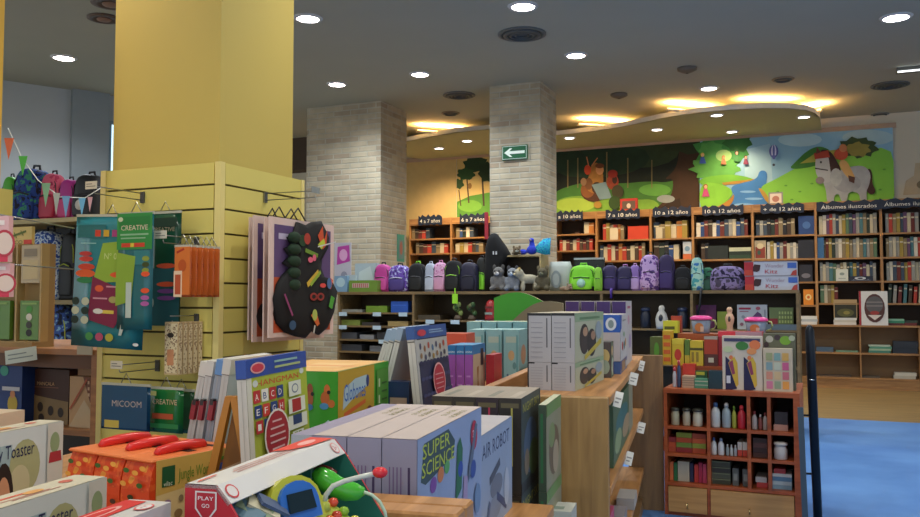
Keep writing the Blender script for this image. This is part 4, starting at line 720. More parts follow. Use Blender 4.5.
# --- foreground boxes ---
def toaster(px,py,Y,l,lab):
    c,h=corner(px,py,Y,.06,0,TZ); ex,ey=yaw(FY); w=.06; c=P(px,py,Y); h=c.z-TZ; c=c-ex*w/2-ey*l/2; c.z=TZ
    sd=[('r',0,0,1,1,C('#ccd2d0')),('r',.0,.0,.6,.9,C('#9ab0b4')),('e',.70,.72,.12,.2,C('#a8a87a')),('e',.66,.6,.08,.14,C('#c0b890')),('p',[(.55,.3),(.82,.36),(.82,.55),(.55,.5)],C('#d8dcd8')),('t','My Toaster',.45,.80,.105,C('#16204c'),.32),
      ('e',.54,.5,.075,.28,C('#241814')),('e',.54,.5,.05,.18,C('#c8906c')),('p',[(.42,0),(.68,0),(.62,.32),(.46,.32)],C('#7ab0c0')),('e',.52,.52,.006,.015,C('#201010')),('e',.56,.52,.006,.015,C('#201010')),('e',.54,.42,.018,.012,C('#a04038')),
      ('r',.70,.52,.1,.012,C('#6a7080')),('r',.70,.46,.1,.012,C('#6a7080')),('r',.70,.40,.1,.012,C('#6a7080')),
      ('r',.87,.0,.13,1,C('#c8c4b8')),('e',.93,.85,.04,.08,C('#8a9a70')),('p',[(.88,.7),(.99,.7),(.98,.78),(.89,.78)],C('#a82c34')),('p',[(.89,.3),(.98,.3),(.97,.52),(.9,.52)],C('#a02830')),('e',.93,.2,.04,.05,C('#c8a050')),('e',.18,.85,.07,.1,C('#c02c3c')),('t','PLAY',.14,.82,.06,C('#e8e8e8'),.08)]
    tp=[('r',.0,.0,1,1,C('#c8c0a8')),('r',.4,.55,.2,.14,C('#c8604a')),('r',.4,.35,.3,.05,C('#b87a6c')),('r',.45,.25,.3,.05,C('#b87a6c')),('e',.85,.6,.04,.16,C('#c86a5a')),('e',.62,.5,.06,.15,C('#d8a060'))]
    return carton('toy_box',lab,'toy box',c,w,l,h,C('#ccc8bc',.4),{'side':sd,'topv':tp},'toaster toy boxes')
toaster(62,421,1.9,.36,'My Toaster toy box at the left edge, the one behind'); toaster(105,477,1.45,.34,'My Toaster toy box at the lower left, the nearer one')
c=P(28,413,2.12); ex,ey=yaw(FY); carton('toy_box','pale toy box with orange top print behind the My Toaster boxes','toy box',Vector((c.x,c.y,TZ))-ex*.1-ey*.1,.09,.3,c.z-TZ,C('#ccb89c',.4),{'topv':[('e',.6,.5,.2,.3,C('#d8904a'))]})
# orange suitcases
def suitcase(i,cx_a,cb0,w,l,h,lab):
    e=empty('toy_suitcase',Vector((cx_a.x,cx_a.y,TZ)),-SYW,lab,'toy case','orange toy suitcases')
    ORG=fab('#d8481f','#e4622c','#f0a040',30,.4,(.52,.66)); O2=C('#e88048',.4)
    b=B(); rg=[]
    # body: front end bulges like a barrel, sides flat
    prof=[(-l/2-.018*math.sin(math.pi*t/8)**.7 if 0<t<8 else -l/2,h*.96*t/8) for t in range(9)]
    pts=[(y,z) for y,z in prof]+[(l/2,h*.96),(l/2,0)]
    b.prism([(y,z) for y,z in pts],((w/2-.002,0,0),(0,1,0),(0,0,1),(1,0,0)),w-.006,ORG)
    for k,(x,z,c) in enumerate([(-.25,.8,'#3c6a2a'),(.2,.62,'#3c6a2a'),(-.1,.45,'#2a3a18'),(.3,.85,'#f0b04c'),(-.35,.62,'#f0b04c'),(.3,.35,'#4a2a20'),(-.2,.25,'#3c6a2a'),(.05,.78,'#f0b04c')]):
        b.decal(((x*w-.010,-l/2-.02,z*h),(1,0,0),(0,0,1),(0,-1,0)),.022,.015,[('e',.5,.5,.5,.4,C(c))],.0015)
    b.build('body',e)
    b=B(); b.box(-w/2,w/2-.001,-l/2-.012,l/2,h*.96,h,O2,.003); b.box(-w*.3,w*.3,-l*.05,l*.05,h,h+.0012,'#2a1c18'); b.box(-w*.3,w*.3,l*.3,l*.36,h,h+.0012,'#2a1c18'); b.build('lid',e)
    b=B(); b.tube([(0,-l*.33,h+.001),(0,-l*.30,h+.008),(0,-l*.12,h+.012),(0,l*.08,h+.012),(0,l*.24,h+.008),(0,l*.27,h+.001)],[.008,.012,.013,.013,.012,.008],C('#d8302c',.3),8); b.build('handle',e)
    return e
p=P(152,461,2.0); SYW=32; sx_,sv_=yaw(SYW); hc=p.z-TZ; LW=.25; w=.108
for i,n in enumerate(['right-hand orange toy suitcase with the printed yellow side','middle orange toy suitcase of the three','left-hand orange toy suitcase beside the toaster box']):
    e=suitcase(i,p-sx_*(w/2+i*w)+sv_*(LW/2+.012),0,w,LW,hc,n)
    if i==0:
        b=B(); b.box(0,.002,-LW/2,LW/2,.004,hc-.002,C('#cfae5a',.4)); sh=[('p',[(0,0),(1,0),(1,.62),(0,.52)],C('#d8c48c')),('r',.06,.62,.15,.28,C('#1c5a34')),('t','vilac',.08,.63,.07,C('#d8e0c8'),.1),('t','Jungle World',.25,.68,.17,C('#5f8a2a'),.42),
          ('r',.7,.55,.2,.32,C('#a86a5a')),('e',.78,.7,.06,.1,C('#4a64b8')),('e',.86,.72,.04,.08,C('#e0dcd0')),('r',.7,.84,.2,.05,C('#5a9a3a')),('e',.12,.4,.04,.04,C('#9a7a9a')),('e',.28,.42,.03,.05,C('#8a7a5a')),('e',.25,.22,.05,.06,C('#8a7048')),('e',.5,.3,.14,.2,C('#6a5a54')),('e',.5,.32,.07,.1,C('#8a4a8a')),('e',.44,.46,.05,.05,C('#9a8a7a')),('e',.9,.3,.1,.2,C('#b84a2c'))]
        b.decal(((.002,-LW/2,.004),(0,1,0),(0,0,1),(1,0,0)),LW,hc-.006,sh,.0006); b.build('printed_side',e,(w/2,0,0))
        b=B(); b.prism([(0,0),(.06,.0),(.075,-.05),(.055,-.09),(.01,-.11),(0,-.05)],((w/2+.004,LW/2-.03,hc),(0,1,0),(0,0,1),(1,0,0)),.004,C('#2f7a34')); b.build('leaf_tag',e)
# cash register toy box, open front
p=P(185,484,1.0); L=.34; CH=p.z-TZ; c=p+FV_*(L/2); a_c=c.dot(FX_); b_c=c.dot(FV_)
CBT=.040; FLX,FLZ=.018,.020; BW=.235; PLT=CH-.135
e=empty('cash_register_box',G(a_c,b_c,TZ),-FY,'red and white open toy box holding a toy cash register, front','toy box')
W_=C('#d2d0cc',.4); RD=C('#b81c2c',.35); TL=C('#2a6e60',.5,.25,30)
prof=[(0,0),(BW,0),(BW,.06),(CBT+FLX,CH-FLZ),(CBT,CH),(0,CH)]
b=B(); b.prism(prof,((0,-L/2,0),(1,0,0),(0,0,1),(0,-1,0)),.004,RD)
b.decal(((0,-L/2,0),(1,0,0),(0,0,1),(0,-1,0)),.10,CH,[('p',[(.14,.98),(.42,.98),(.42,.92),(.28,.87),(.14,.92)],C('#dcd4d0')),('p',[(.16,.975),(.40,.975),(.40,.923),(.28,.877),(.16,.923)],C('#b01c2c')),('t','PLAY',.18,.95,.014,C('#f0e8e8'),.20),('t','GO',.23,.925,.014,C('#f0e8e8'),.10),('t','Caja Registradora',.08,.845,.017,C('#e8c8c8'),.72),('t','con Micrófono',.08,.815,.017,C('#e8c8c8'),.62),('r',.08,.79,.8,.004,C('#d89a9a')),('r',.08,.775,.9,.004,C('#d89a9a')),('r',.08,.76,.7,.004,C('#d89a9a'))],.0006); b.build('end_panel',e)
b=B(); b.prism(prof,((0,L/2,0),(1,0,0),(0,0,1),(0,-1,0)),.004,TL,RD); b.build('end_panel',e)
b=B(); b.box(0,CBT,-L/2,L/2,CH-.004,CH,W_); b.decal(((CBT,-L/2,CH),(0,1,0),(-1,0,0),(0,0,1)),L,CBT,[('r',.22,.35,.5,.05,C('#c88a80')),('r',.22,.5,.5,.05,C('#c88a80')),('r',.25,.65,.45,.05,C('#c88a80')),('r',.03,.7,.12,.08,C('#d85a4a')),('p',[(.62,1),(.68,.5),(.78,.2),(1,.05),(1,1)],C('#d8402c')),('e',.86,.6,.08,.2,C('#e8a8a0'))],.0006); b.build('top_panel',e)
FH=math.hypot(FLX,FLZ); d=Vector((FLX,0,-FLZ))/FH; nrm=Vector((FLZ,0,FLX))/FH
b=B(); b.prism([(0,0),(L,0),(L,FH),(0,FH)],((CBT,-L/2,CH),(0,1,0),tuple(d),tuple(nrm)),.003,W_)
b.decal(((CBT,-L/2,CH),(0,1,0),tuple(d),tuple(nrm)),L,FH,[('e',.06,.5,.035,.36,C('#c83c40')),('e',.06,.5,.027,.28,C('#d8d0cc')),('e',.94,.5,.03,.36,C('#d87a78')),('e',.94,.5,.024,.3,C('#d8d0cc')),('t','3+',.925,.36,.3,C('#c83c40'),.03)],.0006); b.build('front_flap',e)
b=B(); b.box(0,.003,-L/2+.004,L/2-.004,.004,CH-.004,TL); b.box(.003,BW,-L/2+.004,L/2-.004,0,.004,RD); b.box(BW-.004,BW,-L/2+.004,L/2-.004,.004,.06,RD); b.build('inner_tray',e)
xs=CBT+FLX+(CH-FLZ-PLT)*(BW-CBT-FLX)/(CH-FLZ-.06)
b=B(); b.box(.003,xs-.004,-L/2+.004,L/2-.004,PLT-.004,PLT,TL); b.build('inner_shelf',e)
# the toy register inside (local x from the box's back panel)
t=empty('toy_cash_register',G(a_c,b_c-.01,TZ+PLT+.0005),-FY,'yellow-green toy cash register with blue-framed display inside the box','toy')
x9=xs-.012
b=B(); b.prism([(.012,0),(x9,0),(x9,.030),(.065,.072),(.012,.075)],((0,-.085,0),(1,0,0),(0,0,1),(0,-1,0)),.17,C('#a8b83c',.3)); b.build('housing',t)
sl=Vector((x9-.065,0,-.042)).normalized(); sn=Vector((.042,0,x9-.065)).normalized(); SLN=math.hypot(x9-.065,.042)
cols=['#d8503a','#8cb83c','#d8c83c','#e0762c']
for r_ in range(3):
    for k in range(5):
        q=Vector((.065,-.02+.025*k,.072))+sl*(SLN*(.25+.27*r_))+sn*.003
        b=B(); b.ell(tuple(q),(.008,.009,.007),C(cols[(r_+k)%4],.2),8); b.build('key',t)
dl=Matrix.Rotation(math.radians(FY),4,'Z')@(P(297,501,1.10)-Vector(t.location))
def arch(w,h,n=8): return [(-w/2,-h/2),(w/2,-h/2)]+[(w/2*math.cos(math.pi*i/n),h*.0+h*.5*math.sin(math.pi*i/n)) for i in range(n+1)]
U=Vector((.34,.94,0)).normalized(); N=Vector((.94,-.34,.35)).normalized(); N=(N-U*N.dot(U)).normalized(); V=N.cross(U); O=dl
b=B(); b.prism(arch(.088,.066),(O,U,V,N),.040,C('#b8b83c',.25)); b.build('display_housing',t)
b=B(); b.prism(arch(.066,.050),(O+N*.006,U,V,N),.008,C('#2f68b8',.25)); b.build('display_frame',t)
b=B(); b.prism([(-.023,-.014),(.023,-.014),(.021,.010),(-.021,.010)],(O+N*.009,U,V,N),.004,C('#1c2c34',.1)); b.build('screen',t)
dp=P(268,508,1.04)
for i in range(4):
    b=B(); b.box(-.022,.022,-.012,.012,0,.004,['#5a7a8a','#8a9a7a','#c8c0a0','#4a5a7a'][i]); o=b.build('toy_banknote',None,None); o.location=P(245+9*i,512-2*i,1.03+.01*i); o.rotation_euler=(math.radians(25),math.radians(30),math.radians(-FY+20*i)); tag(o,'small folded toy banknote left of the toy display, %s from left'%ORD[i],'toy money','toy banknotes in the box')
# microphone and scanner
def W(px,py,Y): return P(px,py,Y-.05)
e=empty('toy_microphone',W(324,503,1.20),0,'toy microphone with red ball on a curved white stalk','toy'); o0=Vector(e.location)
b=B(); b.tube([W(324,505,1.2)-o0,W(326,495,1.2)-o0,W(333,486,1.2)-o0,W(345,481,1.2)-o0,W(360,477,1.2)-o0,W(374,474,1.2)-o0],.0035,C('#c8ccc0',.3),8); b.build('stalk',e)
b=B(); b.ell(W(380,472.5,1.2)-o0,(.0105,.0085,.0075),C('#d82a34',.3),14); b.build('ball',e)
b=B(); b.lathe([(.009,-.008),(.008,.0),(.005,.004)],C('#b8c04a',.3),10,tuple(W(324,504,1.2)-o0)); b.build('socket',e)
e=empty('toy_scanner',W(335,483,1.30),0,'bright green toy hand scanner with a pale cord','toy'); o0=Vector(e.location)
b=B(); b.tube([W(a,c,1.30)-o0 for a,c in [(314,471),(318,474),(326,480),(336,487),(348,491),(358,492),(365,491)]],[.006,.013,.0165,.0165,.0155,.012,.005],C('#4fb83a',.2),12); b.build('body',e)
b=B(); b.tube([W(a,c,1.33)-o0 for a,c in [(314,468),(322,468),(330,471),(336,474)]],[.004,.006,.006,.004],C('#7a2a28',.3),8); b.build('trigger',e)
b=B(); b.tube([W(a,c,1.26)-o0 for a,c in [(364,492),(372,495),(380,502),(385,512),(387,525)]],.0025,C('#b8d0b8',.3),6); b.build('cord',e)
# neighbouring closed box, lower edge of the picture
p=P(171,502,1.0); l=.24; w=.055; c=p-FX_*w/2-FV_*l/2+FX_*.0
carton('toy_box','white toy box with a red printed top at the bottom edge','toy box',(c.x,c.y,TZ),w,l,p.z-TZ,C('#c8c4c0',.4),{'topv':[('p',[(.0,.42),(.97,.5),(.97,1),(.0,1)],C('#cc2c2c')),('e',.66,.75,.2,.15,C('#e0a8a0')),('e',.66,.75,.16,.1,C('#cc2c2c')),('e',.86,.22,.06,.17,C('#d86a6a')),('e',.86,.22,.048,.13,C('#d8d4d0')),('e',.845,.24,.006,.03,C('#d86a6a')),('e',.87,.24,.006,.03,C('#d86a6a'))],'side':[('e',.8,.85,.05,.07,C('#d86a6a'))]})
# hangman board and its companions (leaning boards)
def leaning(px,py,Y,wspan,h,yw,th,lab,deco,col,grp,lean,clip=False,spine='#c8c4bc'):
    ex,ey=yaw(yw); p=P(px,py,Y); e=empty('board_set',(p.x,p.y,p.z),-yw,lab,'board game',grp)
    e.rotation_euler=Matrix.LocRotScale(None,(Matrix.Rotation(math.radians(-yw),3,'Z')@Matrix.Rotation(math.radians(lean),3,'Y')).to_quaternion(),None).to_euler()
    b=B(); b.box(-th,0,0,wspan,-h,0,C(spine,.5)); b.decal(((0,0,-h),(0,1,0),(0,0,1),(1,0,0)),wspan,h,deco,.0006)
    b.decal(((-th,0,-h),(1,0,0),(0,0,1),(0,-1,0)),th,h,[('r',0,.84,1,.012,C('#5a5854')),('r',.46,0,.06,.83,C('#a8a49c'))],.0006); b.build('board',e)
    b=B(); b.box(-th-.001,.002,-.002,wspan+.001,-.040,.0015,C(col,.4)); b.build('header_sleeve',e)
    if deco[0][-1]: pass
    b=B()
    if clip: 
        b.box(-th*.8,-th*.1,-.016,0,-h*.62,-h*.42,C('#8a2430',.3)); b.box(-th*.7,-th*.2,-.017,-.001,-h*.46,-h*.40,C('#201a1c',.3)); b.build('handle_clip',e)
    return e
letters=[]
for i,(ch,c1,c2) in enumerate([('A','#b82c30','#f0e8e0'),('B','#e8e4d8','#2a4a8a'),('C','#b82c30','#f0e8e0'),('D','#203c78','#f0e8e0'),('E','#203c78','#f0e8e0'),('F','#c83c30','#f0e8e0'),('G','#203c78','#f0e8e0'),('H','#b82c30','#f0e8e0'),('I','#b82c30','#f0e8e0'),('J','#203c78','#f0e8e0'),('O','#203c78','#f0e8e0')]):
    r_,k=divmod(i,4); letters+= [('r',.08+.12*k,.62-.13*r_,.105,.11,C(c1)),('t',ch,.105+.12*k,.645-.13*r_,.06,C(c2),.05)]
hang=[('r',0,0,1,1,C('#a8b43c')),('r',0,.0,.07,1,C('#d0cfc0'))]
hang+=[('t','HANGMAN',.14,.76,.055,C('#c8402c'),.7),('e',.12,.79,.04,.03,C('#c8d0c8')),('e',.9,.82,.04,.03,C('#c8d0c8'))]+letters
hang+=[('r',.62,.60,.22,.14,C('#d8dccc')),('e',.73,.67,.06,.045,C('#6a7a90')),('e',.73,.67,.045,.033,C('#d8dccc')),('r',.6,.44,.3,.14,C('#d8dccc')),('r',.66,.45,.16,.12,C('#a82c2c')),('r',.58,.29,.34,.13,C('#d8dccc')),('r',.66,.33,.16,.09,C('#283c6a')),('r',.64,.13,.2,.14,C('#d0d4c8')),('l',(.7,.14),(.7,.26),.02,C('#8a9a60')),('l',(.77,.14),(.77,.26),.02,C('#8a9a60')),
  ('e',.38,.30,.205,.235,C('#e0dcd0')),('e',.38,.30,.185,.215,C('#a02430'))]+[('r',.38-a/2,.42-.06*i,a,.016,C('#d8b0b0')) for i,a in enumerate([.15,.22,.25,.25,.2])]+[('r',.08,.02,.12,.1,C('#b83030')),('r',.3,.02,.12,.08,C('#203c78'))]
BL='#24489a'
hd=[('e',.2,.93,.12,.045,C('#d8a0a0')),('e',.2,.93,.10,.035,C('#c8384a')),('r',.42,.945,.4,.012,C('#8ab0a8')),('r',.42,.92,.45,.012,C('#8ab0a8'))]
hb=leaning(245,361,1.9,.36,.262,11,.022,'Hangman board game with alphabet letters, front board of the stack',hang,BL,'leaning board games beside the cash register box',-4)
b=B(); b.decal(((.0025,0,-.262),(0,1,0),(0,0,1),(1,0,0)),.36,.262,[('e',.16,.925,.11,.05,C('#d8a0a0')),('e',.16,.925,.09,.036,C('#c8384a')),('r',.42,.945,.4,.02,C('#8ab0a8')),('r',.42,.895,.45,.02,C('#a8b878'))],.0006); b.build('header_print',hb)
plain=[('r',0,0,1,1,C('#b8bcc0'))]
for i,(px,py,Yv,lab,cl,ln) in enumerate([(231,360,2.27,'white board set directly behind the Hangman board',False,8),(224,361,2.32,'grey spiral-edged board set, third from the front',True,9),(214,362,2.37,'white board set with red clip, fourth from the front',True,9),(207.5,363,2.42,'hindmost white board set with red clip on its edge',True,11)]):
    leaning(px,py,Yv,.24,.262,13,.020,lab,plain,'#c4c2ba' if i!=1 else '#5a84b8','leaning board games beside the cash register box',ln,cl,'#b8b8b4' if i!=1 else '#8a94a0')
b_=B(); b_.box(-.10,.075,0,.37,0,.155,C('#7a5c40',.8),.004); q=P(245,361,1.9); tag(b_.build('cardboard_carton',None,(q.x,q.y,TZ+.0005),-11),'brown carton under the Hangman board game','carton')
b_=B(); b_.box(-1.315,-1.183,2.07,2.335,0,.115,C('#7a5c40',.8),.004); tag(b_.build('cardboard_carton',None,G(0,0,TZ+.0005),-FY),'brown carton under the white board sets','carton')
# orange easel board between them
p=P(232,396,2.12); e=empty('wooden_easel',(p.x,p.y,TZ),-9,'orange wooden easel stand beside the Hangman board','easel'); hz=p.z-TZ
for s in (-1,1):
    b=B(); b.loft([[(s*.075-.012,-.01,0),(s*.075+.012,-.01,0),(s*.075+.012,.01,0),(s*.075-.012,.01,0)],[(s*.006-.008,-.01,hz),(s*.006+.008,-.01,hz),(s*.006+.008,.01,hz),(s*.006-.008,.01,hz)]],C('#b87a28',.4),False); b.build('leg',e)
b=B(); b.prism([(-.05,.02),(.05,.02),(.0,hz*.9)],((0,.008,0),(1,0,0),(0,0,1),(0,-1,0)),.004,C('#8a5a20')); b.build('brace',e)
# green box
c,h=corner(338,372,2.3,.26,.42,TZ,14); 
gd=[('e',.88,.86,.035,.045,C('#c86a30')),('e',.86,.80,.05,.05,C('#b8602c')),('e',.90,.845,.02,.015,C('#201a18')),('e',.93,.76,.04,.03,C('#c06a30')),('e',.85,.74,.05,.025,C('#4a8ab8')),('e',.69,.86,.035,.05,C('#8a4a2c')),('e',.68,.79,.05,.06,C('#9a5430')),('e',.72,.83,.02,.015,C('#201a18')),('e',.68,.73,.05,.025,C('#3a6a9a')),('p',[(.84,.50),(.95,.52),(.96,.6),(.9,.64),(.84,.6)],C('#b8d4dc')),('t','FUN',.83,.30,.09,C('#a8d8e4'),.13),('l',(.78,.25),(.82,.55),.005,C('#a8d8a0')),('e',.68,.5,.05,.06,C('#9ac4c8'))]
sd=[('r',0,0,.68,1,C('#b8962c')),('p',[(.08,.70),(.1,.86),(.3,.92),(.52,.93),(.54,.84),(.3,.78)],C('#a8c0c8')),('t','Globones',.10,.76,.14,C('#1c5cb0'),.40),('e',.54,.88,.03,.05,C('#283c78')),('l',(.1,.66),(.5,.72),.012,C('#c8602c')),('e',.56,.56,.07,.11,C('#a85a2c')),('e',.58,.62,.05,.05,C('#6a3a28')),('e',.1,.42,.05,.06,C('#4a7a6a')),('e',.3,.44,.03,.07,C('#b8502c')),('e',.48,.46,.03,.07,C('#b8502c')),('r',.72,.0,.25,.95,C('#4a8a30'))]+[('r',.76,.8-.14*i,.03,.07,C('#b8c8a0')) for i in range(5)]+[('r',.82,.82-.07*i,.12,.015,C('#2a5a20')) for i in range(9)]
carton('toy_box','large green and yellow box with bear pictures and orange top','toy box',c,.26,.42,h,C('#3c9a2c',.4),{'front':gd,'side':sd,'topv':[('r',0,0,1,1,C('#d8a860')),('r',.0,.0,1,.03,C('#8a8a2c')),('r',.3,.2,.4,.5,C('#e0b878')),('r',.4,.1,.1,.7,C('#d89858'))]},yw=14)
# super science boxes
c0=P(417,440,1.45); h=c0.z-TZ; LS_=.46; tw=.062
for i in range(4):
    tq=tw if i<3 else .04; c=c0-FX_*(tq/2+i*(tw+.002))+FV_*LS_/2
    fr=[('r',0,0,1,1,C('#8f8ca4')),('r',.74,.35,.07,.5,C('#3e3058'))]+[('r',.2+.11*k,.35,.035,.5,C('#6e5a84')) for k in range(4)]
    sd=[('r',0,0,1,1,C('#8ea0c4')),('p',[(.04,.76),(.08,.96),(.42,.97),(.52,.88),(.5,.79),(.1,.73)],C('#3a5056')),('t','SUPER',.06,.875,.085,C('#b4c440'),.38),('t','SCIENCE',.05,.775,.085,C('#b4c440'),.46),('e',.2,.70,.045,.045,C('#7a4a9a')),('e',.30,.73,.045,.045,C('#c87a4a')),('e',.39,.75,.04,.04,C('#5aa060')),('p',[(.52,.5),(.62,.55),(.64,.8),(.60,.88),(.55,.84)],C('#2a6a4c')),
       ('e',.60,.68,.04,.05,C('#2c4ca0')),('p',[(.62,.3),(.72,.3),(.72,.6),(.66,.62)],C('#a090b8')),('e',.84,.84,.06,.10,C('#b02c48')),('t','25',.81,.83,.05,C('#e8d8e0'),.06),('p',[(.72,.55),(.78,.6),(.9,.9),(.86,.92),(.74,.66)],C('#5a6a84')),('e',.82,.62,.05,.06,C('#34509a')),('e',.9,.4,.06,.1,C('#6a88b0'))]
    tp=[('r',0,0,1,1,C('#b8aaa4')),('t','SUPER',.64,.55,.2,C('#7a762c'),.22),('t','SCIENCE',.60,.2,.2,C('#7a762c'),.24)]
    if i==3: fr=[('r',0,0,1,1,C('#a4aab4'))]
    carton('science_kit','Super Science kit box, %s from the right in the row'%ORD[i],'kit box',(c.x,c.y,TZ),tq,LS_,h,C('#9088a0',.4),{'front':fr,'side':sd,'topv':tp} if i<3 else {'front':fr},'Super Science kits')
# air robot boxes
a0=-.46; pA=P(478,436,1.96); hh=pA.z-TZ
for i in range(1):
    c=G(a0-.045-i*.092,1.87+.19,TZ)
    carton('robot_kit',['pale blue Air Robot kit box beside the science kits','second pale robot kit box hidden behind the first'][i],'kit box',c,.09,.38,hh,C('#8d98b0',.4),{'side':[('r',0,0,1,1,C('#8fa0bc')),('t','AIR ROBOT',.1,.76,.15,C('#2c3c64'),.80),('e',.5,.4,.18,.12,C('#6a7488')),('l',(.3,.5),(.6,.62),.02,C('#4a5468')),('e',.45,.2,.2,.12,C('#7a88a0')),('l',(.5,.3),(.8,.1),.02,C('#3c4c74')),('e',.8,.3,.08,.2,C('#a8b4c8')),('l',(.3,.3),(.2,.05),.02,C('#56688c'))],'topv':[('r',0,0,1,1,C('#a8a4a8'))]},'pale robot kits')
# night boxes (two layers)
cN=P(521,398.5,2.35); tw=.063; l=.31; zt=cN.z; hh=.262
for i in range(4):
    for lay in range(2):
        c=cN-FX_*(tw/2+i*(tw+.001))+FV_*l/2; z=.4005+lay*(zt-.4005)/2; hb=(zt-.4005)/2-.001
        col=['#2c2822','#30262c','#2e2a22','#342e26'][i]; tc=['#a8a04a','#b02c50','#a89a4a','#a89a4a'][i]
        carton('model_kit',('dark tall kit box, %s from the right, %s layer beside the wooden panel')%(ORD[i],['lower','upper'][lay]),'kit box',(c.x,c.y,z),tw,l,hb,C(col,.35),{'front':[('r',.55,.3,.08,.6,C(tc)),('r',.1,.9,.8,.05,C('#5c543a')),('e',.3,.5,.14,.3,C('#3a3428'))],'side':[('r',0,0,1,1,C('#3c4440')),('t','NIGHT SKY',.08,.84,.10,C('#a8a040'),.84),('r',.0,0,1,.12,C('#2a2a28')),('e',.45,.45,.35,.3,C('#4a5a70')),('e',.6,.3,.25,.2,C('#4c5c34')),('e',.25,.3,.12,.14,C('#7a6a58'))],'topv':[('r',0,0,1,1,C('#8f8474')),('r',.1,.3,.5,.3,C('#6a6a5c' if i%2 else '#a09484'))]},'dark kit boxes in two layers')
# taller pale box with green spine next to panel
c=P(546,405,2.47); l=.29; w=.022; c2_=c-FX_*w/2+FV_*l/2
for lay in range(2):
    hb=(c.z-.4005)/2
    carton('model_kit',['pale jungle kit box with green spine, lower one','pale jungle kit box with green spine by the wooden panel'][lay],'kit box',(c2_.x,c2_.y,.4005+lay*hb),w,l,hb-.001,C('#7c7a5c',.4),{'front':[('r',0,0,1,1,C('#3c4c38')),('r',.25,.1,.35,.8,C('#2a6a3c'))],'side':[('r',0,0,1,1,C('#8c8a70')),('e',.5,.4,.35,.3,C('#6a5a44')),('e',.35,.6,.2,.15,C('#7a8a5a')),('e',.6,.3,.2,.2,C('#a09078')),('r',0,.86,1,.14,C('#6a8a50'))],'topv':[('r',0,0,1,1,C('#b8bca0'))]},'jungle kits')
c=G(-.55,1.6,.4005)
# small items on lower shelf between night boxes and panel
p=P(560,508,2.6); carton('small_box','small white box lying low beside the wooden end panel','box',(p.x-.0,2.62,.4005),.09,.12,max(.03,zat(508,2.6)-.4005),C('#b8bcb4',.4),{'top':[('r',.1,.2,.6,.3,C('#7a8a80'))]})
# --- middle distance boxes ---
BT=.801
def cart2(px,py,Y,px_l,px_r,z0,yw,name,label,cat,col,dec,grp=None,l=None,**k):
    ex,ey=yaw(yw); w=abs(span(px,Y,px_l,-ex)); l=l or span(px,Y,px_r,ey); c,h=corner(px,py,Y,w,l,z0,yw); return carton(name,label,cat,c,w,l,h,col,dec,grp,yw=yw,**k)
nav=[('r',0,0,1,1,C('#23284a')),('r',0,.62,1,.24,C('#a8a8a4')),('r',0,.0,.06,1,C('#a8a8a8'))]+[('e',.14+.12*i,.79-.03*(i%2),.03,.035,C(['#4a4a60','#8a5a3a','#a84a3a','#4a6a8a'][i%4])) for i in range(7)]+[('e',.14+.12*i,.69-.02*(i%2),.03,.03,C(['#8a6a4a','#4a4a60','#3a3a4a','#9a7a3a'][i%4])) for i in range(7)]+[('e',.1+.1*i,.62,.05,.02,C('#23284a')) for i in range(9)]+[('e',.1+.1*i,.45,.05,.02,C('#343c68')) for i in range(9)]+[('e',.1+.1*i,.28,.05,.02,C('#343c68')) for i in range(9)]+[('e',.55,.4,.19,.19,C('#d8a0a0')),('e',.55,.4,.17,.17,C('#a82438'))]+[('r',.43,.46-.05*i,.24,.012,C('#c88a90')) for i in range(4)]
gN='navy covered leaning board sets'
nb=leaning(413,327,2.72,.37,.31,15,.024,'navy board set with red oval and pictograms, front of the leaning group',nav,'#2c5090',gN,-6)
b=B(); b.decal(((.0025,0,-.31),(0,1,0),(0,0,1),(1,0,0)),.37,.31,[('e',.2,.93,.13,.035,C('#c03848')),('r',.42,.945,.4,.012,C('#8aa8c8')),('r',.42,.92,.45,.012,C('#8aa8c8'))],.0006); b.build('header_print',nb)
for i,(px,py,Yv,ln) in enumerate([(403,329,2.80,14),(397,330,2.90,16),(392,331,3.0,18)]): leaning(px,py,Yv,.34,.30,15,.018,'white-edged board set leaning behind the navy one, %s behind'%ORD[i],plain,'#8aa0b8',gN,ln,False,'#c0c0ba')
cart2(409,382,2.62+.14,388,414,BT,15,'small_box','small navy and beige box in front of the leaning boards','box',C('#23345c',.4),{'front':[('r',.1,.02,.8,.6,C('#b09484')),('e',.5,.3,.2,.2,C('#c8a898'))]})
for i in range(3):
    c,h=corner(473-i*8.6,345.5,3.3+i*.01,.033,.20,BT); carton('giraffe_game_box','purple and beige box with a blue top, %s from the right'%ORD[i],'game box',c,.032,.20,h,C('#8a4aa0',.4),{'front':[('r',0,0,1,1,C('#9450a8')),('r',0,.84,1,.16,C('#2c74b0')),('t','animo',.1,.87,.05,C('#d8e8f0'),.8),('r',.2,.45,.5,.03,C('#b884c8')),('r',.2,.3,.5,.03,C('#b884c8'))],'side':[('r',0,0,1,1,C('#b8a48c')),('r',0,.84,1,.16,C('#2c74b0')),('p',[(.3,.0),(.36,.4),(.3,.6),(.45,.62),(.42,.4),(.55,.0)],C('#8a5a2c')),('r',.6,.62,.25,.3,C('#20242c'))],'top':[('r',0,0,1,1,C('#4a8ab8'))]},'purple game boxes')
cart2(494,355,3.45,486,499,BT,15,'small_box','small red box beside the purple game boxes','box',C('#a82430',.4),{},l=.15)
cart2(404,375,4.0,396,410,BT,15,'small_box','orange-red boxes lying left of the purple game boxes','box',C('#c8502c',.4),{}) if False else None
p=P(456,333,3.95); carton('small_box','orange-red flat box behind the purple game boxes','box',(p.x,p.y+.0,BT),.14,.16,p.z-BT,C('#b8482c',.4),{'top':[('r',.1,.3,.7,.2,C('#d87850'))]})
LB=C('#7fb0b8',.35)
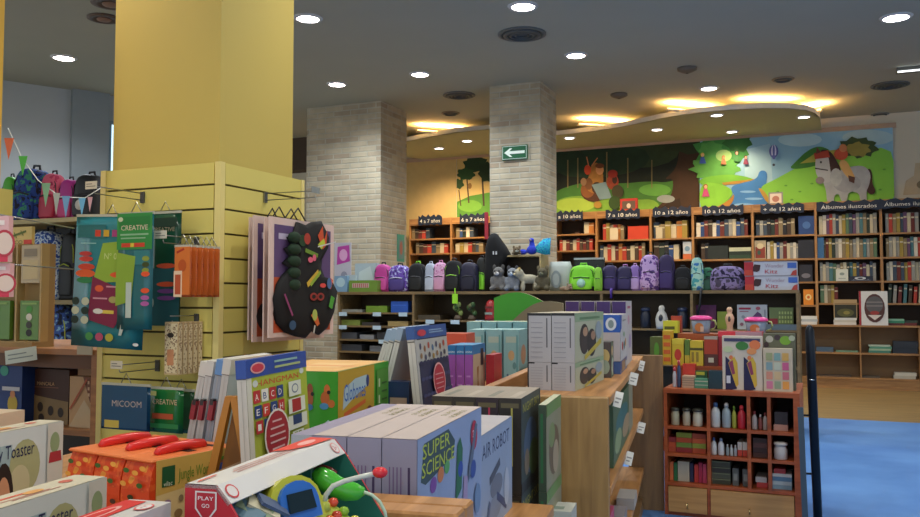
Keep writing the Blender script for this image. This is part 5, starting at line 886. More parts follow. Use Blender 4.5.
for i in range(3):
    c,h=corner(519-i*17.5,330,4.2+i*.012,.078,.22,BT); carton('puzzle_box','light blue upright puzzle box, front row, %s from the right'%ORD[i],'box',c,.078,.22,h,LB,{'front':[('r',.15,.75,.7,.12,C('#a0b8b0')),('e',.5,.5,.2,.1,C('#b8a078')),('r',.2,.0,.12,.14,C('#4a6a8a')),('e',.7,.3,.12,.07,C('#5a8a90')),('r',.82,.1,.1,.8,C('#5c98a0'))],'side':[('r',0,0,1,1,C('#86b4bc')),('e',.5,.5,.3,.2,C('#b08a70'))],'top':[('r',0,0,1,1,C('#9cc4c4'))]},'light blue puzzle boxes')
for i in range(4):
    c,h=corner(527-i*15.5,322,4.5+i*.012,.075,.22,BT); carton('puzzle_box','light blue upright puzzle box, back row, %s from the right'%ORD[i],'box',c,.075,.22,h,LB,{'top':[('r',0,0,1,1,C('#a8c8b8')),('e',.5,.5,.3,.2,C('#c8b880'))]},'light blue puzzle boxes')
cart2(480,345,4.05,466,486,BT,15,'puzzle_box','pale lying blue box in front of the blue puzzle boxes','box',C('#8ab8c0',.4),{},l=.12) if False else None
WH=C('#b4b2b0',.4)
ex,ey=yaw(22)
for i in range(2):
    for lay in range(2):
        c,h=corner(574.5-i*23.5,313,3.0+i*.03,.088,.46,.8805,22); hb=h*[.36,.64][lay]-.001; z=.8805+(h*.36 if lay else 0)
        carton('game_box','white game box on the gondola, %s stack, %s layer'%(['right','left'][i],['lower','upper'][lay]),'game box',(c.x,c.y,z),.088,.46,hb,WH,{'front':[('r',0,0,1,1,C('#a9a8ac')),('r',0,.0,.06,1,C('#202226')),('r',0,.95,1 if lay else .3,.05,C('#202226')),('r',.8,.3,.05,.6,C('#5a5a60'))]+[('r',.15,.8-.1*k,.5,.012,C('#8c8c92')) for k in range(8)],
          'side':[('r',0,0,1,1,C('#a8ac94')),('r',.0,.82,1,.18,C('#8aa080')),('r',.15,.86,.7,.05,C('#5a7a58')),('e',.3,.45,.16,.32,C('#3c3430')),('e',.55,.35,.16,.3,C('#2c2a28')),('e',.33,.6,.08,.1,C('#a88468')),('e',.6,.5,.08,.1,C('#9a7860')),('p',[(.3,.0),(.9,.3),(.9,.42),(.3,.1)],C('#b0a040')),('e',.8,.6,.12,.2,C('#8a98a0'))],'topv':[('r',0,0,1,1,C('#b0a894'))]},'white game boxes on the gondola',yw=22)
c,h=corner(611,342,3.52,.05,.10,.8805); carton('doll_box','colourful box with fair-haired figure right of the white boxes','box',c,.05,.12,h,C('#4a4a40',.4),{'side':[('r',0,0,1,1,C('#5a6450')),('e',.4,.75,.3,.14,C('#b8a060')),('e',.4,.7,.18,.1,C('#c8a080')),('e',.5,.3,.4,.25,C('#a8b8a0')),('r',.6,.1,.3,.3,C('#5a4a6a'))],'front':[('r',0,0,1,1,C('#4c4440')),('e',.5,.6,.4,.2,C('#b8a468')),('e',.5,.3,.4,.2,C('#8a9a88'))]})
for i in range(3):
    c,h=corner(620-i*19,315,3.68+i*.03,.078,.40,.8805); hb=h-(.055)
    carton('craft_kit','tall white craft kit with blue emblem panel, %s from the right'%ORD[i],'kit box',(c.x,c.y,.936),.078,.40,hb,C('#b8b4b4',.4),{'front':[('r',0,.62,1,.38,C('#2454a4')),('e',.5,.8,.3,.14,C('#c8ccd0')),('e',.5,.8,.16,.09,C('#7a8a8a')),('r',0,.0,1,.62,C('#b0a8a8'))],'side':[('r',0,0,1,1,C('#bab8b8')),('p',[(0,.62),(.18,.7),(.2,1),(0,1)],C('#2454a4')),('e',.3,.3,.1,.1,C('#a83c34')),('e',.55,.3,.08,.1,C('#3a6a6a')),('e',.75,.35,.08,.1,C('#b8884a')),('e',.5,.55,.1,.06,C('#6a9a70')),('r',.3,.85,.5,.03,C('#8a8a8c'))]},'craft kits on the gondola')
    carton('flat_box','flat blue box under the white craft kits, %s from the right'%ORD[i],'box',(c.x,c.y,.8805),.078,.40,.054,C('#3a5488',.4),{'side':[('r',.2,.1,.5,.8,C('#9a7c60')),('r',.75,.2,.2,.5,C('#b8b8b8'))]},'flat boxes under the craft kits')
for i in range(4):
    c,h=corner(626-i*15.6,301,4.15+i*.02,.069,.42,.8805); carton('craft_kit','white craft kit with dark purple front strip, %s from the right'%ORD[i],'kit box',c,.068,.42,h,C('#b4aeb0',.4),{'front':[('r',.02,.78,.96,.21,C('#3c2464')),('r',0,0,1,.76,C('#a8a0a8'))],'side':[('r',0,0,1,1,C('#b8b4b6')),('e',.4,.7,.16,.08,C('#b88a9a')),('e',.6,.35,.2,.12,C('#9a8ab0')),('r',.2,.88,.5,.04,C('#a04a6a'))]},'purple-topped craft kits')
# books/boxes on the lower gondola shelf
cart2(613,407,3.15,598,632,.5835,15,'picture_book_box','green and white picture box on the lower gondola shelf','box',C('#4c6a50',.4),{'side':[('r',0,0,1,1,C('#52684c')),('e',.4,.6,.3,.2,C('#3a6a6a')),('e',.6,.3,.2,.2,C('#a08a6a')),('e',.2,.3,.15,.2,C('#8a9a70')),('r',.75,0,.25,1,C('#8a8870'))]})
for k,(px,cc,ll) in enumerate([(617,'#b84a6a','pink'),(630,'#8a8488','grey'),(640,'#a8a4a0','pale')]):
    p=P(px,511,3.3+.35*k); z=.2505; carton('small_box','small %s box low inside the gondola'%ll,'box',(p.x-.06,p.y,z),.08,.2,max(.05,P(px,511,3.3+.35*k).z-z),C(cc),{},'boxes low in the gondola')
# arched display headers behind
def totem(px0,px1,pyt,pyl,pyr,Y,col,label):
    ex,ey=yaw(FY); X0=P(px0,pyl,Y); 
    n=14; L=span(px0,Y,px1,ex); zl=X0.z; pts=[(0,0),(L,0)]
    for i in range(n+1):
        t=1-i/n; pxx=px0+(px1-px0)*t; 
        yy=(pyl*(1-t)+pyr*t); arch=math.sin(math.pi*min(1,max(0,t)))*( (pyl+pyr)/2-pyt)
        pts.append((L*t,P(pxx,yy-arch,Y-.259*L*t).z))
    b=B(); b.prism(pts,((0,0,0),(1,0,0),(0,0,1),(0,-1,0)),.025,col,C('#b8b088')); o=b.build('arched_panel',None,(X0.x,X0.y,0),-FY); return tag(o,label,'display panel')
totem(494,547,292.5,298,304,5.4,C('#3a9a28',.5),'bright green arched display panel below the plush toys'); totem(511,563,303,322,303.5,5.2,C('#7a7058',.5),'brown-grey arched display panel before the green one')
# ================= on the central counter =================
CP=CF+.2
BLK=C('#121216',.8); LIME=C('#7ed02c',.6)
bag_at(376,390.5,263,C('#b83a8c'),C('#c84a98'),'magenta backpack, first in the row on the counter')
bag_at(390.5,409,264,fab('#3a2a6a','#6a4aa8','#b8c0e0',30),C('#4a3a80'),'purple and blue patterned backpack beside the magenta one',trim='#c8c8e0')
bag_at(410,425.5,262,BLK,C('#16181a'),'black backpack with lime green left side',strap='#7ed02c')
bag_at(425.5,436,262,C('#a8b0c0'),C('#b8c0d0'),'pale grey-white backpack between black and pink ones',strap='#b8c0d0')
bag_at(434.5,447,261,fab('#c88ab0','#d8a8c8','#b86a98',24),C('#d098b8'),'pink backpack right of the pale grey one',strap='#c87aa8')
bag_at(446,462,259,BLK,C('#16181a'),'black backpack with lime green zip and tag',trim='#8acc2c')
b=B(); x,z,_=on_y(455,291,CF-.02); b.box(-.03,.03,-.004,.004,-.10,.0,'#9adc2c'); b.box(-.006,.006,-.003,.003,0,.06,'#9adc2c'); tag(b.build('luggage_tag',None,R(x,CF-.02,z-.03),-RY),'lime green tag dangling over the counter edge','tag')
bag_at(461.5,478,261,C('#22203a'),C('#1a1a30'),'dark navy-violet backpack before the big black bag')
bag_at(477,487,256,C('#1a1c1a'),C('#7ed02c'),'black backpack with lime green pocket beside black coat',yp=CF+.26)
# black hooded hanging bag
x0,_,_=on_y(484,290,CP); x1=on_y(507,290,CP)[0]; zt=on_y(495,233,CP+.02)[1]
e=empty('black_coat',R((x0+x1)/2,CP+.03,CT),-RY,'tall black hooded coat draped at the end of the plush shelf','coat'); w=x1-x0; h=zt-CT
b=B(); b.loft([rounded(w*f*.9,.2*g,h*t,ox=ox*w) for t,f,g,ox in [(0,.75,.9,-.12),(.3,.8,1,-.1),(.5,.95,1,0),(.62,1.15,.95,.08),(.75,.95,.9,0),(.9,.55,.7,-.08),(.98,.3,.4,-.1),(1,.08,.1,-.1)]],C('#0c0c0e',.9)); b.build('body',e)
b=B(); b.decal(((0,-.105,h*.6),(1,0,0),(0,0,1),(0,-1,0)),.06,.06,[('r',0,.2,.25,.6,C('#c8c8c8')),('r',.5,.2,.3,.6,C('#b8b8b8'))],.001); b.build('white_print',e)
# small plush shelf box
px0,px1=492,541; x0,z1,_=on_y(px0,255.5,CP-.02); x1=on_y(px1,255.5,CP-.02)[0]; w=x1-x0; h=z1-CT
e=empty('plush_shelf',R(x0,CP-.02,CT),-RY,'small wooden shelf box on the counter with plush toys','shelf')
for n,a in (('top_board',(0,w,0,.25,h-.018,h)),('side_board',(0,.018,0,.25,0,h-.018)),('side_board',(w-.018,w,0,.25,0,h-.018)),('back_board',(.018,w-.018,.235,.25,0,h-.018))): b=B(); b.box(*a,C('#a89468' if n!='back_board' else '#3a3228')); b.build(n,e)
def remesh(o,v=.012):
    m=o.modifiers.new('r','REMESH'); m.mode='VOXEL'; m.voxel_size=v; m.use_smooth_shade=True; s=o.modifiers.new('s','SMOOTH'); s.iterations=3; return o
def plush(pxc,pyt,hpx,yp,z0,col,label,face='#d8d0c8',ear=None,lie=False,rot=0,kind='sit',name='plush_toy',mus=None):
    x,z,Y=on_y(pxc,pyt,yp); s=hpx*Y/850 if not z0 else (z-z0)
    z0=z0 if z0 else z-s
    e=empty(name,R(x,yp,z0),-RY+rot,label,'plush toy','plush toys on the counter'); m=C(col,.95,.25,40,0,.5); b=B()
    if kind=='sit':
        for c,r in [((0,0,.30),(.24,.2,.28)),((0,-.04,.70),(.22,.19,.20)),((-.2,-.14,.10),(.11,.2,.10)),((.2,-.14,.10),(.11,.2,.10)),((-.24,-.08,.36),(.08,.1,.2)),((.24,-.08,.36),(.08,.1,.2))]: b.ell([q*s for q in c],[q*s for q in r],m,14)
        hc=(0,-.04,.70); hr=.22
    elif kind=='stand':
        for c,r in [((0,.1,.5),(.2,.42,.2)),((0,-.32,.74),(.19,.2,.2)),((0,-.2,.6),(.14,.16,.2)),((-.12,-.16,.2),(.08,.09,.22)),((.12,-.16,.2),(.08,.09,.22)),((-.12,.36,.2),(.08,.1,.22)),((.12,.36,.2),(.08,.1,.22)),((0,.52,.66),(.05,.06,.2))]: b.ell([q*s for q in c],[q*s for q in r],m,14)
        hc=(0,-.32,.74); hr=.19
    else:
        for c,r in [((0,.1,.2),(.26,.6,.2)),((0,-.5,.32),(.28,.26,.26)),((-.24,-.45,.1),(.1,.24,.1)),((.24,-.45,.1),(.1,.24,.1))]: b.ell([q*s for q in c],[q*s for q in r],m,14)
        hc=(0,-.5,.32); hr=.26
    remesh(b.build('body',e),max(.008,s*.035))
    for k in (-1,1):
        b=B(); b.ell((hc[0]*s+k*hr*.75*s,hc[1]*s,(hc[2]+hr*.8)*s),(hr*.35*s,hr*.2*s,hr*.5*s),C(ear or col,.95),8); b.build('ear',e)
        b=B(); b.ell((hc[0]*s+k*hr*.4*s,(hc[1]-hr*.9)*s,(hc[2]+hr*.15)*s),(hr*.12*s,hr*.1*s,hr*.14*s),C('#101010',.2),8); b.build('eye',e)
    b=B(); b.ell((hc[0]*s,(hc[1]-hr*.95)*s,(hc[2]-hr*.25)*s),(hr*.45*s,hr*.35*s,hr*.3*s),C(mus or face,.95),10); mz=b.build('muzzle',e)
    b=B(); b.ell((hc[0]*s,(hc[1]-hr*1.3)*s,(hc[2]-hr*.12)*s),(hr*.13*s,hr*.1*s,hr*.1*s),C('#141212',.3),8); b.build('nose',mz)
    return e
plush(499,264,0,CF+.10,CT,'#6c6a68','grey seated plush raccoon, leftmost under the small shelf',ear='#4a4846')
plush(513,265,0,CF+.06,CT,'#7c8086','bluish grey plush raccoon with dark mask and pale ruff',ear='#3c3c40',face='#b8c4d0')
plush(526.5,267,0,CF+.05,CT,'#a8a088','fawn standing plush dog with pointed ears on the counter',kind='stand',rot=-60,ear='#b89c5c',mus='#c8b890')
plush(543,265,0,CF+.10,CT,'#57503c','brown long-haired plush animal at the shelf corner',ear='#6a6048',mus='#6a6a50')
plush(565,279,0,CF+.10,CT,'#8a7460','brownish pink lying plush with outstretched legs before the green backpack',kind='lie',rot=60,mus='#b89888')
plush(516,241,13,CF+.24,z1,'#6a5a44','brown plush bird on top of the small shelf box',kind='lie',rot=25,mus='#b8b8a8')
x,z,Y=on_y(532,238,CF+.22); e=empty('plush_toy',R(x,CF+.22,z1),-RY,'blue plush peacock with turquoise tail on the small shelf','plush toy','plush toys on the counter')
b=B(); 
for c,r in [((0,0,.05),(.06,.05,.05)),((.0,0,.10),(.03,.03,.05)),((-.0,-.01,.15),(.028,.03,.025)),((-.10,0,.03),(.05,.03,.03))]: b.ell(c,r,C('#2438b8',.8,.2,20),12)
remesh(b.build('body',e),.008)
b=B(); b.loft([[(0.04,-.02,.03),(.04,.02,.03),(.04,.02,.08),(.04,-.02,.08)],[(.13,-.025,.0),(.13,.025,.0),(.13,.02,.16),(.13,-.02,.16)],[(.19,-.02,.0),(.19,.02,.0),(.2,.01,.17),(.2,-.01,.17)]],fab('#2a9ac8','#3ac8c8','#1c6ab8',60,.9,(.45,.6),'vor')); b.build('tail',e)
b=B(); b.ell((-.0,-.04,.15),(.008,.016,.007),'#b8a040'); b.build('beak',e)
plush(500,252,22,CF-.02,CT+.16,'#b0a06c','tan plush long arms draped over the shelf box corner',kind='lie',rot=-80,mus='#8a7a50') if False else None
# white printed paper bag/pillow and pink plush behind
bx0,bz,_=on_y(549,262,CF+.36); bx1=on_y(572,262,CF+.36)[0]
b=B(); w=bx1-bx0; b.loft([rounded(w*f,.14*g,(bz-CT)*t,ox=w/2) for t,f,g in [(0,.9,.9),(.2,1,1),(.8,1,.9),(1,.85,.4)]],C('#aeb4ae',.9)); b.decal(((0,-.075,0),(1,0,0),(0,0,1),(0,-1,0)),w,bz-CT,[('e',.4,.4,.22,.3,C('#8a9498')),('e',.4,.4,.14,.2,C('#a8b0b0'))],.003); tag(b.build('white_cushion',None,R(bx0,CF+.36,CT),-RY),'white cushion with faint grey round print behind the plush toys','cushion')
# black flat tray behind green backpack
x0,z1b,_=on_y(574,258,CF+.42); x1=on_y(604,258,CF+.42)[0]; b=B(); b.box(0,x1-x0,0,.04,0,z1b-CT,C('#20242a')); b.box(.0,x1-x0,-.006,0,z1b-CT-.02,z1b-CT,C('#aab0b4')); tag(b.build('black_panel_box',None,R(x0,CF+.42,CT),-RY),'flat black box standing behind the lime green backpack','box')
e=bag_at(571,596,264,LIME,C('#8ee03a'),'lime green backpack with black bottom on the counter',strap='#6ab828',trim='#3a6a1c',badge=C('#a8d8c8'),asp=.5)
b=B(); b.loft([rounded(.26,.16,.0),rounded(.27,.17,.03),rounded(.27,.17,.045)],C('#15181a')); b.build('black_base',e)
bag_at(594.5,602,266,C('#8ac83a'),C('#7ab830'),'small lime green bag strap end at right of the lime backpack',yp=CF+.12)
VIO=C('#2c2050')
bag_at(603,618,264,VIO,C('#3a2a68'),'dark violet backpack right of the lime green one')
bag_at(617.5,633,265,C('#241c48'),C('#30265c'),'dark purple backpack with pink strap at its right',strap='#b87ab8')
bag_at(630,640.5,264,C('#8a6ab0'),C('#b89ad0'),'lilac and pink striped narrow backpack',strap='#d0a0d0')
bag_at(641,659.5,253,fab('#8a5aa0','#c0a0cc','#5a3a80',18),fab('#8a5aa0','#c0a0cc','#5a3a80',18),'tall lilac marbled backpack on the counter')
bag_at(659,674.5,253,C('#2c1c4c'),C('#3c2a68'),'tall dark violet backpack beside the marbled lilac one')
bag_at(675,691,266,BLK,C('#0e0e12'),'black backpack between violet and turquoise bags')
bag_at(691.5,703,256,fab('#4aa0a8','#a8d0c0','#3a7ab8',14),fab('#4aa0a8','#a8d0c0','#3a7ab8',14),'turquoise tie-dye backpack near the right end of counter')
bag_at(702,722,266,fab('#1c3c34','#3a7a5a','#20242c',14),C('#2a5a4a'),'dark green patterned bag slumped to the right',tilt=-24,yp=CF+.27)
bag_at(712,744,265,fab('#241c3c','#8a7aa8','#4a4258',18),fab('#241c3c','#8a7aa8','#4a4258',18),'grey and purple camouflage bag lying slumped beside the red-white boxes',tilt=0,asp=.5)
b=B(); x,z,_=on_y(701,291,CF-.015); b.tube([(0,.01,.02),(0,-.01,.0),(-.01,-.012,-.12),(-.035,-.012,-.22)],.012,'#101014',6); tag(b.build('bag_strap',None,R(x,CF-.004,z),-RY),'black strap hanging down over the counter edge','strap')
b=B(); x,z,_=on_y(611,291,CF-.015); b.tube([(0,.01,.02),(0,-.01,.0),(0,-.012,-.07)],.014,'#4a2a8a',6); tag(b.build('bag_strap',None,R(x,CF-.004,z),-RY),'violet strap end over the counter edge below violet bag','strap')
# Wonder Kitz boxes
x0,zb,_=on_y(744.5,291,CF+.03); x1=on_y(797,291,CF+.03)[0]; w=x1-x0; z2=on_y(770,261,CF+.03)[1]; hh=(z2-CT)/2
for i in range(2):
    sh=[('r',0,0,.18,1,C('#b02430')),('r',.0,.0,.16,.4,C('#c0402c')),('p',[(.17,.3),(.25,.25),(.3,.35),(.32,.75),(.2,.8),(.17,.6)],C('#3c1c20')),('t','Wonder',.40,.55,.28,C('#9c8494'),.36),('t','Kitz',.40,.14,.30,C('#b02c3c'),.24),('r',.83,.5,.17,.38,C('#3c62b0')),('p',[(.88,0),(1,0),(1,.4),(.93,.3)],C('#b03c34')),('r',0,.96,1,.04,C('#8a8490'))]
    b=B(); b.box(0,w,0,.3,0,hh-.002,C('#bcbec8',.4)); b.decal(((0,0,0),(1,0,0),(0,0,1),(0,-1,0)),w,hh-.002,sh,.0015); o=b.build('kit_box',None,R(x0+(.006 if i==0 else 0),CF+.03,CT+i*hh),-RY); tag(o,['lower red and white Wonder Kitz box on the counter','upper red and white Wonder Kitz box on the counter'][i],'kit box','Wonder Kitz boxes')
# left end: poster, cards, green box
def cplate(px0,px1,py0,py1,yo,th,col,name,label,cat,dec=[],z=CT,grp=None,tilt=0):
    x0,z1,_=on_y(px0,py0,CF+yo); x1=on_y(px1,py0,CF+yo)[0]; w,h=x1-x0,z1-z; b=B(); b.box(0,w,0,th,0,h,C(col,.45)); b.decal(((0,0,0),(1,0,0),(0,0,1),(0,-1,0)),w,h,dec,.0015)
    o=b.build(name,None,R(x0,CF+yo,z),-RY); o.rotation_euler=(math.radians(-tilt),0,math.radians(-RY)); return tag(o,label,cat,grp)
cplate(334.5,351,243,291,.2,.01,'#b8b4c0','poster_stand','tall pale poster stand with magenta picture at the counter left end','poster',[('p',[(.15,.55),(.95,.62),(.9,.95),(.2,.92)],C('#b03a98')),('e',.55,.75,.25,.12,C('#d8a0c8')),('e',.6,.32,.2,.1,C('#8a8a9a')),('r',.2,.2,.6,.03,C('#9a9aa8'))])
cplate(334.5,347,276,291,.03,.05,'#7a9cb8','card_pack','light blue and white card pack at the counter left end','box',[('e',.5,.6,.35,.3,C('#a8c4cc'))])
cplate(355,377,263.5,284,.22,.06,'#a8b8c0','paper_stack','white-blue paper sheets standing behind the green box','papers',[('p',[(.1,.1),(.9,.3),(.7,.9),(.2,.7)],C('#c0ccd0'))])
cplate(349,377,280.5,291,.04,.12,'#6a8a30','display_box','green box with red pattern strip on the counter','box',[('r',.12,.35,.6,.4,C('#b8a89a'))]+[('r',.16+.07*i,.38,.03,.34,C('#b84a44')) for i in range(8)])
cplate(345,356,275,291,.15,.03,'#b0bcc4','card_pack','small white card pack behind the green box','box')
# poster on first column's right face
b=B(); x=None
cx=colA.location; X1=colA.location; dcol=.067*11.1/2; wcol=.104*11.1/2
xr=Vector(colA.location).dot(RX_)+wcol
y0,z1,_=on_x(397,234,xr); y1,z0,_=on_x(404,262,xr)
b.box(0,.006,0,y1-y0,0,z1-z0,'#4a9a84'); b.decal(((.006,0,0),(0,1,0),(0,0,1),(1,0,0)),y1-y0,z1-z0,[('r',.15,.1,.7,.7,C('#6a8a88')),('e',.5,.5,.2,.25,C('#a86a5a'))],.002); tag(b.build('wall_poster',None,R(xr+.001,y0,z0),-RY),'small teal poster on the side of the left brick column','poster')
x,z,_=on_y(488,211,9.66); b=B(); b.box(-.045,.0,0,.015,-.33,.0,'#a02030'); tag(b.build('banner',None,R(on_y(488,212,9.6)[0]-.0,9.6,on_y(488,212,9.6)[1]),-RY),'narrow dark red strip at the left edge of the second column','banner')
# ---- inside the counter, left ----
def inner(px0,px1,z,h,col,label,dep=.3,dec=[],name='folder_stack',yo=.05,cat='folder',grp='things inside the central counter'):
    x0=on_y(px0,300,CF+yo)[0]; x1=on_y(px1,300,CF+yo)[0]; b=B(); b.box(0,x1-x0,0,dep,0,h,C(col,.5)); b.decal(((0,0,0),(1,0,0),(0,0,1),(0,-1,0)),x1-x0,h,dec,.0015); return tag(b.build(name,None,R(x0,CF+yo,z+.001),-RY),label,cat,grp)
inner(366,387,1.065,.07,'#6c8c28','olive green folders on the top shelf of the counter'); inner(391,408,1.065,.12,'#2454b0','blue box on the top shelf of the counter',dec=[('r',.1,.6,.8,.1,C('#3a6ac8'))]); inner(342,362,1.065,.03,'#8a8c84','thin grey papers on the top shelf of the counter')
inner(341,360,.92,.06,'#7a8a3c','olive papers, second counter shelf left'); inner(388,408,.92,.05,'#a8905c','tan folders, second counter shelf right',yo=.04); inner(362,380,.92,.035,'#3c3834','dark folders, middle of the second counter shelf')
inner(341,357,.77,.07,'#4c5058','dark grey folders, third counter shelf left'); inner(360,374,.77,.05,'#8a8c90','light grey folders, third counter shelf'); inner(377,408,.77,.08,'#3a3c42','charcoal folders, third counter shelf right')
inner(342,362,.64,.07,'#3c4048','dark pile on the fourth counter shelf'); inner(370,400,.64,.06,'#70747a','grey pile on the fourth counter shelf')
inner(418,440,.99,.05,'#4a4030','brown flat pile in the middle bay'); inner(442,470,.80,.05,'#3a3c34','dark flat pile in the middle bay lower'); inner(420,438,.80,.09,'#5a5a50','grey-brown pile in the middle bay lower left')
def bottle(base,r,h,col,cap,label,name='bottle',cat='bottle',grp=None,neck=.4,par=False):
    e=empty(name,base,-RY,label,cat,grp); b=B(); b.lathe([(r*.9,0),(r,h*.04),(r,h*.6),(r*.85,h*.7),(r*neck,h*.8),(r*neck,h*.84)],C(col,.35),12); b.build('body',e)
    b=B(); b.lathe([(r*neck*1.25,h*.82),(r*neck*1.2,h*.95),(r*neck*.7,h)],C(cap,.35),10); b.build('cap',e); return e
def inr(px,yo=.1): return on_y(px,300,CF+yo)[0]
bottle(R(inr(645.5),CF+.1,.931),.05,.20,'#1c2436','#2a3450','dark navy drinking flask left of the white lantern',name='flask',cat='flask',neck=.75)
bottle(R(inr(682.5),CF+.1,.931),.055,.20,'#1c2436','#2a3450','dark navy drinking flask right of the white lantern',name='flask',cat='flask',neck=.75)
e=empty('toy_lantern',R(inr(663),CF+.02,.931),-RY,'white ghost-shaped lantern between two dark flasks','lantern'); b=B(); b.lathe([(.05,0),(.055,.03),(.06,.09),(.045,.14),(.025,.17),(.03,.19),(.02,.215),(.001,.22)],C('#c8c4b8',.4),14); b.build('body',e); b=B(); b.ell((0,-.05,.10),(.022,.02,.035),C('#2c3038',.3),10); b.build('window',e)
inner(690,716,.931,.22,'#6a2a5c','magenta-purple book box standing inside the counter',.05,[('e',.5,.3,.35,.2,C('#8a4a80')),('r',.1,.6,.5,.2,C('#4a1c4a'))],'toy_box',.2,'box')
inner(717,727,.931,.16,'#8a9a38','olive-yellow box inside the counter behind the mannequin',.05,[],'toy_box',.15,'box')
inner(737,767,.931,.225,'#b8bcc0','white game box with red and purple print inside the counter',.05,[('r',.06,.8,.4,.08,C('#a02c44')),('r',.08,.7,.3,.04,C('#a06a7a')),('p',[(.5,.42),(.85,.45),(.8,.62),(.68,.72),(.5,.5)],C('#5c3a6a')),('e',.7,.85,.08,.07,C('#b05a6a')),('e',.2,.5,.06,.07,C('#8a8e98')),('e',.15,.2,.06,.07,C('#8a5a6a')),('r',.9,.1,.05,.7,C('#8a8e98'))],'game_box',.12,'game box')
inner(769,793,.931,.20,'#6a7a4a','green grid-patterned box inside the counter at its right end',.05,[('r',0,0,.35,.5,C('#8a2a34'))]+[('r',.4+.12*i,.1+.2*j,.07,.12,C('#a8b870')) for i in range(5) for j in range(4)],'toy_box',.12,'box')
inner(764,796,.931,.05,'#586468','low grey-blue box at the right end inside the counter',.12,[],'toy_box',-.0+.005,'box')
for i,(px,c,c2) in enumerate([(458,'#4a6a34','#8a9a50'),(472,'#5a5a34','#3a5a2c')]):
    e=empty('toy_figure',R(inr(px,.06),CF+.06,.991),-RY,'small green toy plant figure under the counter, %s'%['left','right'][i],'toy figure'); b=B(); b.lathe([(.04,0),(.045,.02),(.03,.05)],C('#5a4a3a'),10); b.build('base',e)
    b=B(); 
    for k in range(7): a=k*.9; b.ell((.03*math.cos(a),.03*math.sin(a),.07+.015*k),(.028,.028,.03),C(c if k%2 else c2),8)
    b.build('foliage',e)
e=empty('toy_figure',R(inr(491,.04),CF+.04,.991),-RY,'red toy figure with two rows of studs under the counter','toy figure'); b=B(); b.lathe([(.06,0),(.065,.03),(.055,.10),(.06,.13),(.045,.19),(.02,.21)],C('#a82c2c',.4),12); b.build('body',e)
b=B(); b.decal(((-.05,-.068,.0),(1,0,0),(0,0,1),(0,-1,0)),.1,.2,[('r',.1,.3,.8,.12,C('#8a9a8a')),('r',.1,.62,.8,.1,C('#6a2a24'))],.001); b.build('bands',e)
# ================= cube unit with drawers =================
UF=4.84; ux0=on_y(663.5,390,UF)[0]; ux1=on_y(799.5,390,UF)[0]; m=(ux0+ux1)/2; UT=.708
e=empty('cube_cabinet',R(m,UF,0),-RY,'reddish wooden cubby cabinet with drawers, right of the gondola','cabinet')
def part(n,a,par=None): b=B(); b.box(*a); return b.build(n,par or e)
part('top_board',(ux0-m,ux1-m-.0,-.006,.62,UT-.025,UT,W_CUBE)); part('back_panel',(ux0-m,ux1-m,.605,.62,0,UT-.025,C('#3c241a')))
ud=[on_y(p,430,UF)[0] for p in (655,708.5,748.8,769.2,793.5)]; tk=.018
part('side_panel',(ux0-m,ux0-m+tk,0,.605,0,UT-.025,W_CUBE)); part('side_panel',(ux1-m-.032,ux1-m,-.004,.605,0,UT-.025,W_CUBE))
for x in ud[1:4]: part('divider',(x-m-tk/2,x-m+tk/2,0,.605,.19,UT-.025,W_CUBE))
uz=[.50,.35,.19]
for z in uz:
    part('shelf',(ux0-m+tk,ux1-m-.032,.001,.605,z-.016,z,W_CUBE))
part('plinth',(ux0-m+tk,ux1-m-.032,.01,.03,0,.03,W_CUBE))
for a,c,kx in ((ux0-m+tk+.004,ud[1]-m-.012,None),(ud[1]-m+.008,ux1-m-.036,on_y(750,507,UF)[0]-m)):
    d=part('drawer',(a,c,-.010,.4,.034,.170,W_DRAW)); kx=kx if kx is not None else (a+c)/2
    b=B(); b.tube([(kx,-.010,.085),(kx,-.028,.083),(kx,-.028,.062),(kx,-.010,.06)],.003,C('#a89c70',.3,.05,9,.9),6); b.build('handle',d)
part('divider',(ud[1]-m-.010,ud[1]-m+.006,0,.6,.03,.174,W_CUBE))
YI=UF+.05
def ux(px): return on_y(px,440,YI)[0]
def upos(px,z): return R(ux(px),YI,z+.001)
def ubottle(px0,px1,z,hpx,col,cap,label,**k): w=ux(px1)-ux(px0); bottle(upos((px0+px1)/2,z),w*.46,hpx*4.65/850,col,cap,label,grp='glue and paint bottles in the cubbies',**k)
def ubox(px0,px1,z,hpx,col,label,dz=0,dec=[],name='small_box',cat='box',yo=0,dep=.15,grp='boxes in the cubbies'):
    x0,x1=ux(px0),ux(px1); h=hpx*4.65/850; b=B(); b.box(0,x1-x0,0,dep,0,h,C(col,.45)); b.decal(((0,0,0),(1,0,0),(0,0,1),(0,-1,0)),x1-x0,h,dec,.0008); return tag(b.build(name,None,R(x0,YI+yo,z+dz+.001),-RY),label,cat,grp)
for px0,px1,c,n in [(671,680,'#a8a488','pale jar with dark lid, first cubby left'),(682.5,691,'#b0a890','pale jar with dark lid, first cubby middle'),(692.5,703.5,'#c8c4b0','wider cream jar with a lid, first cubby right')]:
    ubottle(px0,px1,.50,18,c,'#3a3c34',n,name='jar',neck=.9)
ubottle(711,721,.50,25,'#c0c4c4','#3a5a8a','large white bottle with blue cap, left in the bottle cubby'); ubottle(722,731.5,.50,25,'#98a8b0','#c8c8c8','grey-blue bottle with white cap, bottle cubby'); ubottle(732,737,.50,22,'#9aa03c','#6a8a2c','narrow yellow-green bottle, bottle cubby'); ubottle(737.5,746.5,.50,23,'#c02c3c','#d83c44','red bottle at right of the bottle cubby')
ubottle(752,758,.50,18,'#b0a8a4','#8a3c3c','small pale bottle, left in the third cubby of top row'); ubottle(758.5,763,.50,15,'#8a4a44','#c8c0b8','small dark red bottle, third cubby of top row'); ubottle(763,768,.50,17,'#a8a09c','#7a3a3a','small pale bottle, right in the third cubby of top row')
